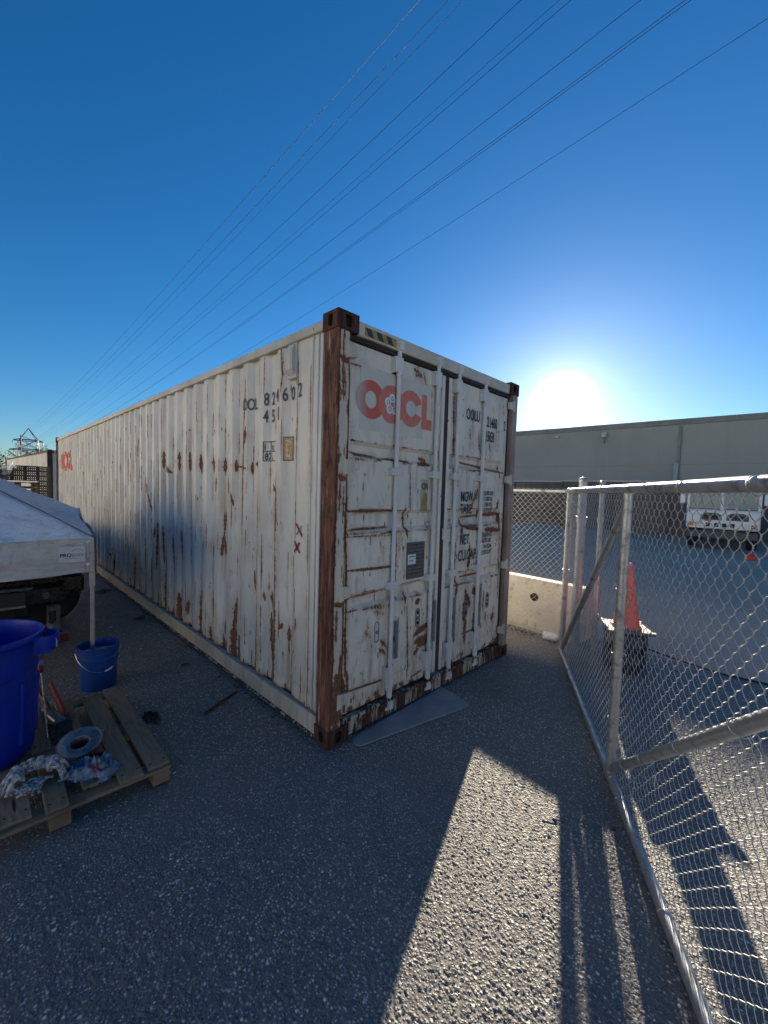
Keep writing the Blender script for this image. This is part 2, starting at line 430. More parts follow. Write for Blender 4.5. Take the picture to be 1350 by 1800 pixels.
DOOR_RUST= [(0.136,2.732,0.139,2.359,0.0062,0.9),(0.139,2.359,0.142,1.98,0.01,1.0),(0.142,1.98,0.152,1.399,0.0101,1.0),(0.152,1.399,0.167,0.801,0.0103,1.05),(0.161,0.802,0.174,0.434,0.0131,1.15),(0.148,0.442,0.176,0.195,0.0288,1.5),(0.188,0.471,0.2,0.261,0.0133,1.2),(0.136,2.59,0.56,2.6,0.006,0.9),(0.559,2.621,0.641,2.609,0.0155,1.1),(0.152,2.0,0.456,1.985,0.0065,1.1),(0.456,1.985,0.771,1.978,0.0069,1.0),(0.785,1.97,0.815,1.515,0.0083,1.0),(0.155,1.598,0.645,1.599,0.0069,1.05),(0.164,1.185,0.627,1.169,0.0086,1.15),(0.159,1.469,0.612,1.473,0.006,0.9),(0.165,0.99,0.635,0.995,0.006,0.9),(0.156,1.422,0.615,1.412,0.006,0.7),(0.743,1.607,0.756,1.472,0.0169,1.1),(0.756,1.472,0.788,1.38,0.0171,1.1),(0.783,0.945,0.78,0.853,0.0173,1.1),(0.801,0.849,0.84,0.227,0.0106,0.95),(0.646,1.564,0.658,1.054,0.0071,1.0),(0.209,0.32,0.642,0.289,0.0071,1.05),(0.514,0.615,0.592,0.529,0.0283,0.62),(0.499,0.553,0.569,0.491,0.0218,0.6),(0.427,0.851,0.549,0.806,0.0243,0.5),(0.347,0.72,0.406,0.663,0.0347,0.45),(0.34,0.889,0.641,0.869,0.0182,0.55),(0.894,0.556,1.116,0.619,0.023,1.15),(0.919,0.493,1.126,0.451,0.0463,0.95),(0.902,0.401,0.974,0.43,0.0187,1.0),(0.915,0.829,0.973,0.848,0.0186,1.0),(0.89,0.211,1.114,0.243,0.0077,0.95),(0.889,1.972,1.044,1.969,0.0111,1),(0.922,2.021,1.012,1.995,0.0184,0.7),(0.8,2.705,0.9,2.665,0.0416,0.62),(0.92,2.701,0.946,2.616,0.0144,0.7),(0.977,2.6,0.994,2.557,0.011,0.9),(1.127,2.132,1.167,1.991,0.0198,0.6),(1.197,2.284,1.227,2.068,0.0285,1.15),(1.245,2.168,1.243,2.07,0.0206,1.1),(1.341,2.623,1.356,2.279,0.0171,1.0),(1.356,2.279,1.361,2.079,0.0172,1.05),(1.204,2.549,1.216,2.359,0.0121,0.8),(1.202,1.304,1.249,1.216,0.0124,1),(1.09,1.191,1.106,1.042,0.0158,1.05),(1.031,2.564,1.034,2.519,0.0075,0.8),(1.507,2.024,2.277,1.965,0.0104,0.85),(2.2,2.031,2.195,1.961,0.0234,1.1),(1.756,1.77,1.675,1.542,0.0199,0.75),(1.795,1.787,1.743,1.677,0.0253,0.8),(1.852,1.594,1.838,1.51,0.0209,1.1),(2.185,1.678,2.17,1.59,0.0234,0.9),(1.544,1.518,1.836,1.533,0.0099,0.9),(1.93,1.536,2.233,1.542,0.017,1.05),(2.222,1.53,2.224,1.381,0.0238,1.0),(1.953,1.388,2.249,1.368,0.0228,1.1),(1.545,1.492,1.557,1.332,0.0235,1.15),(1.549,1.439,1.847,1.398,0.0148,1.05),(1.451,1.287,1.444,0.999,0.0159,1.1),(1.698,1.242,1.7,1.077,0.0249,1.0),(1.694,1.16,1.675,1.025,0.0297,1.05),(1.849,1.117,1.836,1.017,0.0315,1.05),(1.772,0.789,1.822,0.81,0.0466,0.95),(1.652,0.808,1.7,0.689,0.0447,1.2),(1.641,0.7,1.644,0.534,0.0491,1.0),(1.716,0.742,1.724,0.641,0.0303,1.0),(1.661,0.558,1.67,0.306,0.0348,1.1),(1.811,0.556,1.829,0.324,0.0262,1.15),(1.517,0.99,1.489,0.727,0.0186,1.05),(1.48,0.728,1.488,0.351,0.0185,1.0),(1.615,0.402,1.864,0.402,0.0102,0.9),(1.584,0.954,1.915,0.951,0.0081,0.9),(1.984,0.756,1.979,0.552,0.0166,0.8),(2.185,0.512,2.169,0.425,0.0297,1.1),(2.035,0.541,2.031,0.453,0.0169,0.9),(2.361,0.944,2.358,0.448,0.0188,0.9),(2.317,0.363,2.318,0.082,0.0312,1.1),(2.242,1.44,2.267,0.65,0.0109,0.8),(2.147,0.156,2.289,0.139,0.0362,1.2),(1.983,0.109,2.244,0.113,0.0291,1.1),(1.677,0.079,1.847,0.088,0.031,1.2),(1.651,0.042,1.832,0.023,0.0308,1.2),(2.004,1.563,2.006,1.535,0.011,0.9),(1.638,2.522,1.667,2.396,0.012,0.7),(1.772,2.329,1.785,2.168,0.0151,0.7),(1.614,2.336,1.632,2.233,0.0119,0.8),(2.097,2.397,2.09,2.356,0.0113,0.8),(1.967,2.241,1.996,2.159,0.0136,0.8),(1.919,2.303,2.07,2.32,0.0082,0.7)]
# ------------------------------------------------------------------ materials
M_SIDE = m_paint("side_paint", (0.70, 0.675, 0.60), (0.58, 0.565, 0.51), 0.34)
M_DOOR = m_paint("door_paint", (0.82, 0.775, 0.655), (0.70, 0.665, 0.57), 0.85, 0.6)
M_ROD = m_paint("rod_paint", (0.78, 0.73, 0.67), (0.68, 0.64, 0.60), 0.7)
M_FRAME = m_paint("frame_paint", (0.66, 0.61, 0.49), (0.55, 0.50, 0.40), 0.8)
M_RAIL = m_paint("rail_paint", (0.58, 0.55, 0.47), (0.42, 0.39, 0.33), 1.5)
M_POST = m_rust("post_rust", 0.10, (0.42, 0.34, 0.26), 0.88)
M_CAST = m_rust("casting_rust", -0.2, dark=0.42)
M_SILL = m_rust("sill_rust", 0.44, (0.42, 0.37, 0.29), 0.55)
M_GASKET = m_simple("black_gasket", (0.035, 0.03, 0.028), 0.75, 0, 0.4, 20)
M_VOID = m_simple("dark_void", (0.012, 0.011, 0.010), 0.9)
M_INK = m_simple("stencil_ink", (0.030, 0.032, 0.045), 0.6, 0, -0.9, 30, dark=(0.075, 0.08, 0.10))
M_REDPAINT = m_simple("red_marker_paint", (0.42, 0.022, 0.03), 0.5, 0, 0.4, 60)
M_LOGO_RED = m_simple("logo_vermilion", (0.62, 0.165, 0.11), 0.6, 0, 0.2, 25, dark=(0.60, 0.23, 0.175))
M_GREY_PLATE = m_simple("grey_plate", (0.17, 0.16, 0.15), 0.55, 0.3, 0.3, 30)
M_WHITE_LABEL = m_simple("white_label", (0.72, 0.74, 0.76), 0.5, 0, 0.1)
M_YELLOW = m_simple("hazard_yellow", (0.42, 0.30, 0.075), 0.6, 0, 0.3, 40)
M_TAPE_BLACK = m_simple("hazard_black", (0.04, 0.045, 0.05), 0.5, 0, 0.3, 40)

def faded(name, col, grey, x0, x1):
    q = NT(name)
    sx = q.n('ShaderNodeSeparateXYZ'); q.lk(q.co, sx.inputs[0])
    f = q.math('ADD', sx.outputs[0], q.math('MULTIPLY', q.math('SUBTRACT', q.noise(9, 4, 0.6), 0.5), 0.10))
    return q.fin(q.mix(q.ramp(f, x0, x1), grey, q.mix(q.ramp(q.noise(30, 4), .4, .7), col, tuple(c * .8 + .03 for c in col))), 0.6, 0.0, spec=0.3)

# ------------------------------------------------------------------ the container
LBL_C = "long rusty white cargo container with double doors, standing on the asphalt behind the mat"
box = empty('shipping_container', (0, 0, 0), 0, LBL_C, 'shipping container')
CW, CLN, CH = 2.438, 12.192, 2.896

def tri_wave_profile(pitch, outer, slope, start):
    """depth (0 outer, 1 inner) as a function of a coordinate"""
    xs = [0, outer, outer + slope, pitch - slope, pitch]
    ys = [0, 0, 1, 1, 0]
    def f(t):
        return np.interp(np.mod(np.asarray(t, float) - start, pitch), xs, ys)
    return f
PITCH = 0.2815
START = 0.980
corr = tri_wave_profile(PITCH, 0.073, 0.068, START)
X_OUT, DEP = 0.030, 0.036
def side_x(y):
    y = np.asarray(y, float)
    d = X_OUT + DEP * corr(y)
    flat = (y < 0.489) | (y > CLN - 0.22)
    return np.where(flat, X_OUT + 0.004, d)

def kinks(y0, y1):
    out = []
    k = math.floor((y0 - START) / PITCH) - 1
    while True:
        b = START + k * PITCH
        if b > y1: break
        for q in (0, 0.073, 0.141, PITCH - 0.068):
            if y0 < b + q < y1: out.append(b + q)
        k += 1
    return out

def paint(attr, U, V, strokes, rag=0.4, K=0.72):
    for (u0, v0, u1, v1, w, s) in strokes:
        lo_u, hi_u = min(u0, u1) - 4 * w, max(u0, u1) + 4 * w
        lo_v, hi_v = min(v0, v1) - 4 * w - .02, max(v0, v1) + 4 * w + .02
        m = np.where((U > lo_u) & (U < hi_u) & (V > lo_v) & (V < hi_v))[0]
        if len(m) == 0: continue
        u, v = U[m], V[m]
        du, dv = u1 - u0, v1 - v0
        L2 = du * du + dv * dv + 1e-9
        t = np.clip(((u - u0) * du + (v - v0) * dv) / L2, 0, 1)
        pu, pv = u - (u0 + t * du), v - (v0 + t * dv)
        wob = 1 + rag * np.sin(v * 61 + u0 * 90) * np.sin(v * 23 + 3 * u0) + 0.5 * rag * np.sin(v * 157)
        d = np.hypot(pu, pv * 0.6) / (w * K * wob * (0.35 + 0.65 * (1 - np.abs(2 * t - 1) ** 2)) + 1.5e-3)
        attr[m] = np.maximum(attr[m], s * np.exp(-d * d * 0.8))

def runs(strokes, seed, lo=.10, hi=.55):
    """soft rust runs that hang below the rust spots"""
    rr = random.Random(seed); out = []
    for (u0, v0, u1, v1, w, s) in strokes:
        vb = min(v0, v1)
        u = u0 if v0 < v1 else u1
        out.append(((u0 + u1) / 2, max(v0, v1), u, vb, w * 2.6 + .006, .55))
        if rr.random() < .75:
            out.append((u, vb + .02, u + rr.uniform(-.006, .006), max(.16, vb - rr.uniform(lo, hi)), w * 1.5 + .005, rr.uniform(.35, .75)))
    return out

def build_side():
    ys = []
    bp = sorted(set([0.10, 0.4885, 0.4895] + kinks(0.492, CLN - 0.222) + [CLN - .221, CLN - .219, CLN - 0.1]))
    for a, b in zip(bp[:-1], bp[1:]):
        st = 0.0075 if a < 3.8 else 0.02
        n = max(1, int(math.ceil((b - a) / st)))
        ys += list(a + (b - a) * np.arange(n) / n)
    ys.append(bp[-1]); ys = np.array(ys)
    zs = np.arange(0.172, 2.8001, 0.0175)
    zs[-1] = 2.80
    Yg, Zg = np.meshgrid(ys, zs, indexing='ij')
    Xg = np.repeat(side_x(ys)[:, None], len(zs), 1)
    # the long dent and general unevenness of old sheet
    Xg = Xg + 0.0025 * np.sin(Yg * 2.1 + 1) * np.sin(Zg * 2.3)
    dent = np.exp(-((Yg - 5.55 - 0.03 * np.sin(Zg * 3)) / 0.06) ** 2) * ((Zg > 1.25) & (Zg < 2.42))
    Xg = Xg - 0.012 * dent
    U, V = Yg.ravel(), Zg.ravel()
    rust = np.zeros(U.shape); blue = np.zeros(U.shape)
    paint(rust, U, V, SIDE_RUST)
    rr = random.Random(5)
    auto = []
    for k in kinks(0.45, 12):
        for _ in range(6):
            if rr.random() < 0.75:
                z = rr.uniform(0.2, 2.6) ** 1.0
                h = rr.uniform(.02, .35)
                auto.append((k + rr.uniform(-.006, .006), z, k, z + h, rr.uniform(.003, .007), rr.uniform(.55, .95)))
        if rr.random() < 0.8:
            h = rr.uniform(.02, .16)
            auto.append((k, .16, k + rr.uniform(-.01, .01), .17 + h, rr.uniform(.006, .016), rr.uniform(.8, 1.1)))
    for _ in range(300):
        y = rr.uniform(.45, 9); z = rr.uniform(.25, 2.6)
        auto.append((y, z, y, z + rr.uniform(0, .03), rr.uniform(.003, .008), rr.uniform(.6, 1.0)))
    paint(rust, U, V, auto)
    stain = np.zeros(U.shape)
    paint(stain, U, V, runs(SIDE_RUST, 3) + runs(auto[::3], 4, .05, .25), .2, 1.0)
    rust = np.maximum(rust, 0.62 * np.exp(-((V - 0.17) / 0.035) ** 2))
    rust = np.maximum(rust, 0.30 * np.exp(-((V - 2.80) / 0.03) ** 2))
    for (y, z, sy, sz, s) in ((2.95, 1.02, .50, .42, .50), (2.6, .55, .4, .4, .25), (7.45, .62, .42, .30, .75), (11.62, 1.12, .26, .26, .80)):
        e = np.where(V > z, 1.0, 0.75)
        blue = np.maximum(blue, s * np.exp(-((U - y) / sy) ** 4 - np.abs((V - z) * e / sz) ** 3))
    V3 = np.stack([Xg.ravel(), U, V], 1)
    F = grid_faces(len(ys), len(zs))
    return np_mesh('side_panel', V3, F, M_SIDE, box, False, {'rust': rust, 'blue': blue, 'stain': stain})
build_side()

# plain corrugated walls that complete the box
def corrugated_wall(name, along, a0, a1, z0, z1, at, sgn, label=None):
    P = []
    ks = sorted(set([a0, a1] + [k for k in kinks(a0 + .01, a1 - .01)]))
    vs = []
    for k in ks:
        d = at - sgn * DEP * float(corr(k))
        for z in (z0, z1):
            vs.append((d, k, z) if along == 'y' else (k, d, z))
    mb = MB(); mb.add(vs, [(2 * i, 2 * i + 2, 2 * i + 3, 2 * i + 1) for i in range(len(ks) - 1)])
    return mb.build(name, M_SIDE, box)
corrugated_wall('side_panel', 'y', .1, CLN - .1, .17, 2.8, CW - .03, 1)
corrugated_wall('end_panel', 'x', .1, CW - .1, .17, 2.8, CLN - .05, 1)
mb = MB()
ks = [.06] + [START - .9 + i * PITCH / 4 for i in range(int((CLN - .2) / (PITCH / 4)))]
ks = [k for k in ks if k < CLN - .06] + [CLN - .06]
for i, (a, b) in enumerate(zip(ks[:-1], ks[1:])):
    za, zb = (2.872 if (i // 2) % 2 else 2.854), (2.872 if ((i + 1) // 2) % 2 else 2.854)
    mb.add([(.055, a, za), (CW - .055, a, za), (CW - .055, b, zb), (.055, b, zb)], [(0, 1, 2, 3)])
mb.build('roof', M_RAIL, box)

def rail(name, x0, x1, y0, y1, z0, z1, mat, bev=.006):
    m = MB(); m.box(x0, x1, y0, y1, z0, z1, bev); return m.build(name, mat, box)
for s in (0, 1):
    fx = (lambda a, b: (a, b)) if s == 0 else (lambda a, b: (CW - b, CW - a))
    a, b = fx(.012, .075); rail('top_rail', a, b, .16, CLN - .16, 2.80, 2.868, M_RAIL)
    a, b = fx(.004, .060); o = rail('bottom_rail', a, b, .16, CLN - .16, .022, .162, M_RAIL)
    if s == 0:
        a, b = fx(-.012, .050); m = MB(); m.box(a, b, .16, CLN - .16, .022, .038, .003); m.build('rail_flange', M_SILL, o)
rail('end_rail', .17, CW - .17, CLN - .07, CLN - .012, 2.79, 2.872, M_RAIL)
rail('end_rail', .17, CW - .17, CLN - .07, CLN - .012, .022, .165, M_RAIL)
rail('floor_frame', .062, CW - .062, .20, CLN - .2, .10, .160, M_SILL)

# corner castings with their oval holes
def casting_mesh(sx, sy, top):
    """hollow block: faces with oval holes and dark wells"""
    m = MB()
    dx, dy, dz = .178, .162, .118
    t = .012
    def face(w, h, hw, hh, place, n=20):
        pts_o = []; pts_i = []; pts_d = []
        for k in range(n):
            a = 2 * math.pi * (k + .5) / n
            ca, sa = math.cos(a), math.sin(a)
            # superellipse hole
            px = hw * math.copysign(abs(ca) ** .62, ca); py = hh * math.copysign(abs(sa) ** .62, sa)
            sc = 1 / max(abs(ca) / (w / 2), abs(sa) / (h / 2))
            pts_o.append((ca * sc, sa * sc)); pts_i.append((px, py))
        b0 = [place(u, v, 0) for u, v in pts_o]; b1 = [place(u, v, 0) for u, v in pts_i]; b2 = [place(u, v, .03) for u, v in pts_i]
        fs = []
        for k in range(n):
            j = (k + 1) % n
            fs.append((k, j, n + j, n + k)); fs.append((n + k, n + j, 2 * n + j, 2 * n + k))
        m.mi = 0; m.add(b0 + b1 + b2, fs)
        # square corners of the face
        for su in (-1, 1):
            for sv in (-1, 1):
                best = sorted(range(n), key=lambda k: (pts_o[k][0] - su * w / 2) ** 2 + (pts_o[k][1] - sv * h / 2) ** 2)[:2]
                m.add([place(*pts_o[best[0]], 0), place(*pts_o[best[1]], 0), place(su * w / 2, sv * h / 2, 0)], [(0, 1, 2)])
        m.mi = 1; m.add(b2, [tuple(range(n))])
    X = (lambda q: q) if sx == 0 else (lambda q: CW - q)
    Y = (lambda q: q) if sy == 0 else (lambda q: CLN - q)
    Z0 = CH - dz if top else 0.0
    zc = Z0 + dz / 2
    face(dy, dz, .024, .039, lambda u, v, d: (X(d), Y(dy / 2 + u), zc + v))
    face(dx, dz, .029, .039, lambda u, v, d: (X(dx / 2 + u), Y(d), zc + v))
    face(dx, dy, .055, .030, lambda u, v, d: (X(dx / 2 + u), Y(dy / 2 + v), (CH - d) if top else (0.0 + d)))
    m.mi = 0
    zi = Z0 if top else Z0 + dz
    m.add([(X(0), Y(0), zi), (X(dx), Y(0), zi), (X(dx), Y(dy), zi), (X(0), Y(dy), zi)], [(0, 1, 2, 3)])
    m.add([(X(dx), Y(0), Z0), (X(dx), Y(dy), Z0), (X(dx), Y(dy), Z0 + dz), (X(dx), Y(0), Z0 + dz)], [(0, 1, 2, 3)])
    m.add([(X(0), Y(dy), Z0), (X(dx), Y(dy), Z0), (X(dx), Y(dy), Z0 + dz), (X(0), Y(dy), Z0 + dz)], [(0, 1, 2, 3)])
    return m
for sx in (0, 1):
    for sy in (0, 1):
        for top in (False, True):
            casting_mesh(sx, sy, top).build('corner_casting', [M_CAST, M_VOID], box)

# corner posts
def post(sx, sy, mat):
    m = MB()
    X = (lambda q: q) if sx == 0 else (lambda q: CW - q)
    Y = (lambda q: q) if sy == 0 else (lambda q: CLN - q)
    prof = [(.006, .150), (.006, .012), (.012, .006), (.098, .006), (.102, .012), (.102, .045), (.128, .045), (.128, .120), (.055, .120), (.055, .150)]
    zs = [.118, CH - .118]
    poly = [(X(a), Y(b)) for a, b in prof]
    m.prism(poly, zs[0], zs[1], 'z')
    return m.build('corner_post', mat, box)
post(0, 0, M_POST)
def post_cover():
    xs = np.linspace(.022, .104, 14); zs = np.linspace(.125, CH - .125, 280)
    X, Z = np.meshgrid(xs, zs, indexing='ij')
    U, V = X.ravel(), Z.ravel(); rust = np.zeros(U.shape)
    rr = random.Random(31); st = []
    for _ in range(90):
        z = rr.uniform(.12, 2.7); e = rr.choice((.024, .024, .100, rr.uniform(.03, .095)))
        st.append((e, z, e + rr.uniform(-.004, .004), z + rr.uniform(.02, .28), rr.uniform(.004, .010), rr.uniform(.6, 1.0)))
    for z in (2.655, 1.895, 1.045): st.append((.03, z - .06, .10, z - .07, .02, .95)); st.append((.05, z - .09, .05, z - .30, .012, .8))
    st.append((.06, .12, .06, .46, .07, 1.4)); st.append((.085, .40, .09, .62, .02, 1.0))
    paint(rust, U, V, st)
    rust = np.maximum(rust, .62 * np.exp(-((U - .022) / .008) ** 2)); rust = np.maximum(rust, .62 * np.exp(-((U - .104) / .007) ** 2))
    np_mesh('post_cover', np.stack([U, np.full(U.shape, .0032), V], 1), grid_faces(14, 280, True), M_FRAME, box, False, {'rust': rust, 'stain': np.clip(rust * 1.3, 0, .7)})
post_cover()
M_POST2 = m_paint("pale_post_paint", (0.40, 0.31, 0.26), (0.26, 0.19, 0.15), 1.8)
post(1, 0, M_POST2)
post(0, 1, M_POST); post(1, 1, M_POST2)
# flat pressed strip between post and first corrugation, with vertical ribs
m = MB()
for yy in (.185, .232, .30):
    m.box(.024, .036, yy, yy + .012, .172, 2.798, .004)
m.build('post_flange', M_SIDE, box)
# vent
m = MB(); m.prism([(2.60, .018), (2.78, .018), (2.80, .030), (2.80, .045), (2.57, .045), (2.57, .030)], .0, .085, 'y')
m.T = Matrix.Identity(4)
vv = MB()
yc = .560
def vent_pt(z, d, w): return (X_OUT - d, yc + w, z)
zs_d = [(2.565, 0.004, .030), (2.58, .014, .034), (2.61, .034, .040), (2.74, .034, .040), (2.78, .020, .040), (2.795, .004, .040)]
rows = [[vent_pt(z, d, -w), vent_pt(z, d, -w * .75), vent_pt(z, d + .006, -w * .6), vent_pt(z, d + .006, w * .6), vent_pt(z, d, w * .75), vent_pt(z, d, w)] for z, d, w in zs_d]
vv.grid(rows)
for w in (-.040, .040):
    vv.add([(X_OUT + .02, yc + w, z) for z, d, q in zs_d] + [(X_OUT - d, yc + w, z) for z, d, q in zs_d], [(i, i + 1, 7 + i, 6 + i) for i in range(5)])
vv.box(X_OUT - .006, X_OUT + .04, yc - .055, yc + .055, 2.55, 2.80, .002)
vv.build('vent', M_SIDE, box, smooth=False)

# header and sill
m = MB(); m.box(.180, CW - .180, .012, .10, 2.776, 2.872, .005); hdr = m.build('door_header', M_FRAME, box)
m = MB(); m.box(.13, CW - .13, .030, .10, 2.742, 2.775, .003); m.build('header_gasket', M_GASKET, hdr)
m = MB(); m.box(.130, CW - .130, .012, .06, .020, .150, .006)
m.box(.180, CW - .180, .0, .02, .128, .152, .004); m.build('door_sill', M_SILL, box)
# hazard tape on the header
mb = MB()
def hx(u, v): return (.245 + u, .0095, 2.792 + v)
H_, W_ = .052, .300
mb.mi = 0; mb.box(.240, .240 + W_ + .012, .0085, .0118, 2.790, 2.790 + H_ + .004)
mb.mi = 1
for k in range(3):
    u = k * .098
    mb.add([(.243 + u + .028, .0078, 2.791), (.243 + u + .080, .0078, 2.791), (.243 + u + .052, .0078, 2.791 + H_), (.243 + u, .0078, 2.791 + H_)], [(0, 1, 2, 3)])
mb.build('hazard_tape', [M_YELLOW, M_TAPE_BLACK], box, recalc=False)

# ---- doors
Y_DOOR = .050
bands = [(2.085, 1.965), (1.600, 1.440), (1.015, .895)]
def door_grid(x0, x1, plate):
    xs = np.linspace(x0, x1, int((x1 - x0) / .0085) + 1)
    zset = []
    zb = [0.165]
    for hi, lo in sorted(bands, key=lambda t: t[1]):
        zb += [lo, lo + .028, hi - .028, hi]
    zb += [2.735]
    for a, b in zip(zb[:-1], zb[1:]):
        n = max(2, int((b - a) / .010)); zset += list(a + (b - a) * np.arange(n) / n)
    zset.append(zb[-1]); zs = np.array(zset)
    X, Z = np.meshgrid(xs, zs, indexing='ij')
    dep = np.zeros(X.shape)
    for hi, lo in bands:
        dep = np.maximum(dep, np.interp(Z, [lo, lo + .028, hi - .028, hi], [0, 1, 1, 0]))
    edge = np.clip(np.minimum(X - (x0 + .062), (x1 - .075) - X) / .012, 0, 1)
    Y = Y_DOOR + .030 * dep * edge
    Y += .002 * np.sin(X * 5 + Z * 2) * np.sin(Z * 3.1)
    if plate:   # the welded-on sheet that follows the pressings
        xe = np.where(Z > 1.10, .790, .865)
        xe = np.where(Z > 1.98, 0.0, xe)
        Y -= .007 * np.clip((xe - X) / .006, 0, 1) * np.clip((Z - .3) / .01, 0, 1) * np.clip((X - x0 - .03) / .006, 0, 1)
        # rib along the lower sheet's edge
        Y -= .012 * np.exp(-((X - .885) / .022) ** 4) * ((Z > .27) & (Z < .98))
    return X, Y, Z, xs, zs
def make_door(x0, x1, plate, label):
    X, Y, Z, xs, zs = door_grid(x0, x1, plate)
    U, V = X.ravel(), Z.ravel()
    rust = np.zeros(U.shape); blue = np.zeros(U.shape)
    paint(rust, U, V, DOOR_RUST, .4, .68)
    rr = random.Random(9 if plate else 12)
    auto = []
    for hi, lo in bands:
        for _ in range(9):
            a = rr.uniform(x0, x1 - .1)
            auto.append((a, lo + rr.uniform(-.012, .004), a + rr.uniform(.03, .2), lo + rr.uniform(-.012, .004), rr.uniform(.003, .006), rr.uniform(.5, .85)))
            auto.append((a, hi + rr.uniform(-.006, .006), a + rr.uniform(.03, .16), hi, rr.uniform(.002, .005), rr.uniform(.4, .75)))
    n = 190 if plate else 210
    for _ in range(n):
        a, z = rr.uniform(x0, x1), rr.uniform(.18, 2.65 if not plate else 1.9)
        auto.append((a, z, a + rr.uniform(-.006, .006), z - rr.uniform(0, .06), rr.uniform(.003, .008), rr.uniform(.5, .95)))
    for _ in range(16):
        a = rr.uniform(x0, x1)
        auto.append((a, .17, a + rr.uniform(-.06, .06), .17 + rr.uniform(0, .06), rr.uniform(.01, .025), rr.uniform(.7, 1.1)))
    paint(rust, U, V, auto)
    stain = np.zeros(U.shape)
    paint(stain, U, V, runs(DOOR_RUST, 5, .04, .30) + runs(auto[::2], 6, .03, .22), .2, 1.0)
    for hi, lo in bands: stain = np.maximum(stain, .55 * np.exp(-((V - lo - .004) / .022) ** 2) * (.5 + .5 * np.sin(U * 19 + hi * 7)))
    stain = np.maximum(stain, .75 * np.exp(-np.abs(U - x0) / .030)); stain = np.maximum(stain, .6 * np.exp(-np.abs(V - .165) / .07))
    rust = np.maximum(rust, .55 * np.exp(-((U - x0) / .012) ** 2)); rust = np.maximum(rust, .55 * np.exp(-((U - x1) / .012) ** 2))
    V3 = np.stack([U, Y.ravel(), V], 1)
    d = np_mesh('door', V3, grid_faces(len(xs), len(zs), True), M_DOOR, box, False, {'rust': rust, 'blue': blue, 'stain': stain})
    if label: d['label'] = label
    m = MB(); m.box(x0 + .002, x1 - .002, .082, .10, .17, 2.73); m.build('door_back', M_GASKET, d)
    return d
door_l = make_door(.130, 1.196, True, "left door with orange lettering and a welded sheet")
door_r = make_door(1.246, CW - .128, False, "right door with stencilled weights")
# centre gaskets
m = MB(); m.box(1.190, 1.246, .032, .075, .160, 2.742, .006); m.build('centre_gasket', m_simple('brown_gasket', (0.060, 0.045, 0.040), .8, 0, .4, 9), door_l)
for dd, xa, xb in ((door_l, .128, .142), (door_r, CW - .142, CW - .128)):
    m = MB(); m.box(xa, xb, .036, .07, .16, 2.74, .003); m.build('edge_gasket', M_GASKET if dd is door_r else M_SILL, dd)
m = MB(); m.box(1.15, 1.190, .030, .050, .17, 2.73, .003); m.build('door_edge', M_DOOR, door_l)
m = MB(); m.box(1.246, 1.285, .030, .050, .17, 2.73, .003); m.build('door_edge', M_DOOR, door_r)
m = MB(); m.box(1.222, 1.262, .018, .05, 1.335, 1.435, .004); m.build('latch_plate', M_ROD, door_r)

# hinges
def hinge(z, side, parent):
    m = MB()
    s = 1 if side == 0 else -1
    X = (lambda q: q) if side == 0 else (lambda q: CW - q)
    a, b = sorted((X(.088), X(.172)))
    poly = [(X(.088), z + .05), (X(.172), z + .036), (X(.172), z - .030), (X(.088), z - .044)]
    m.prism(poly, .004, .030, 'y')
    m.tube([(X(.092), .006, z - .047), (X(.092), .006, z + .053)], .015, 10)
    m.box(*sorted((X(.070), X(.084))), -.004, .02, z - .055, z + .055, .003)
    return m.build('hinge', M_FRAME, parent)
for z in (2.655, 1.895, 1.045, .30): hinge(z, 0, door_l)
for z in (2.66, 1.895, 1.000, .30): hinge(z, 1, door_r)

# lock rods with cams, guides and brackets
def lock_rod(x, parent):
    m = MB()
    yb = .020
    m.tube([(x, yb, .075), (x, yb, 2.835)], .0170, 12)
    # cams
    for z, s in ((2.835, 1), (.075, -1)):
        m.box(x - .030, x + .030, yb - .026, yb + .016, z - .012, z + .012, .004)
        m.prism([(x - .020, z - s * .05), (x + .020, z - s * .05), (x + .034, z - s * .006), (x + .022, z + s * .016), (x - .024, z + s * .010)], yb - .022, yb - .004, 'y')
        m.box(x - .045, x - .022, yb - .014, yb + .010, z - .016, z + .010, .004)
    m.tube([(x, yb, 2.60), (x, yb, 2.615)], .024, 12)
    m.tube([(x, yb, .44), (x, yb, .455)], .024, 12)
    m.tube([(x, yb, .16), (x, yb, .30)], .0235, 12)
    m.build('lock_rod', M_ROD, parent)
    for z0, z1 in ((2.615, 2.73), (.235, .405)):
        g = MB()
        g.box(x - .058, x + .026, yb - .020, yb - .014, z0, z1, .002)
        g.box(x - .058, x - .052, yb - .018, Y_DOOR, z0, z1)
        g.box(x + .021, x + .026, yb - .018, Y_DOOR, z0, z1)
        for zz in (z0 + .018, z1 - .018):
            g.tube([(x - .040, yb - .026, zz), (x - .040, yb - .014, zz)], .008, 8)
        g.build('rod_guide', M_ROD, parent)
    for z in (1.890, 1.032):
        b = MB()
        b.box(x - .062, x + .050, yb - .026, yb - .018, z - .030, z + .030, .003)
        b.box(x - .024, x + .024, yb - .024, yb + .02, z - .030, z + .030, .010)
        for xx in (x - .046, x + .038):
            b.tube([(xx, yb - .033, z), (xx, yb - .02, z)], .009, 8)
            b.box(xx - .012, xx + .012, yb - .02, Y_DOOR, z - .026, z + .026)
        b.build('rod_bracket', M_ROD, parent)
for x in (.600, 1.075): lock_rod(x, door_l)
for x in (1.375, 1.812): lock_rod(x, door_r)
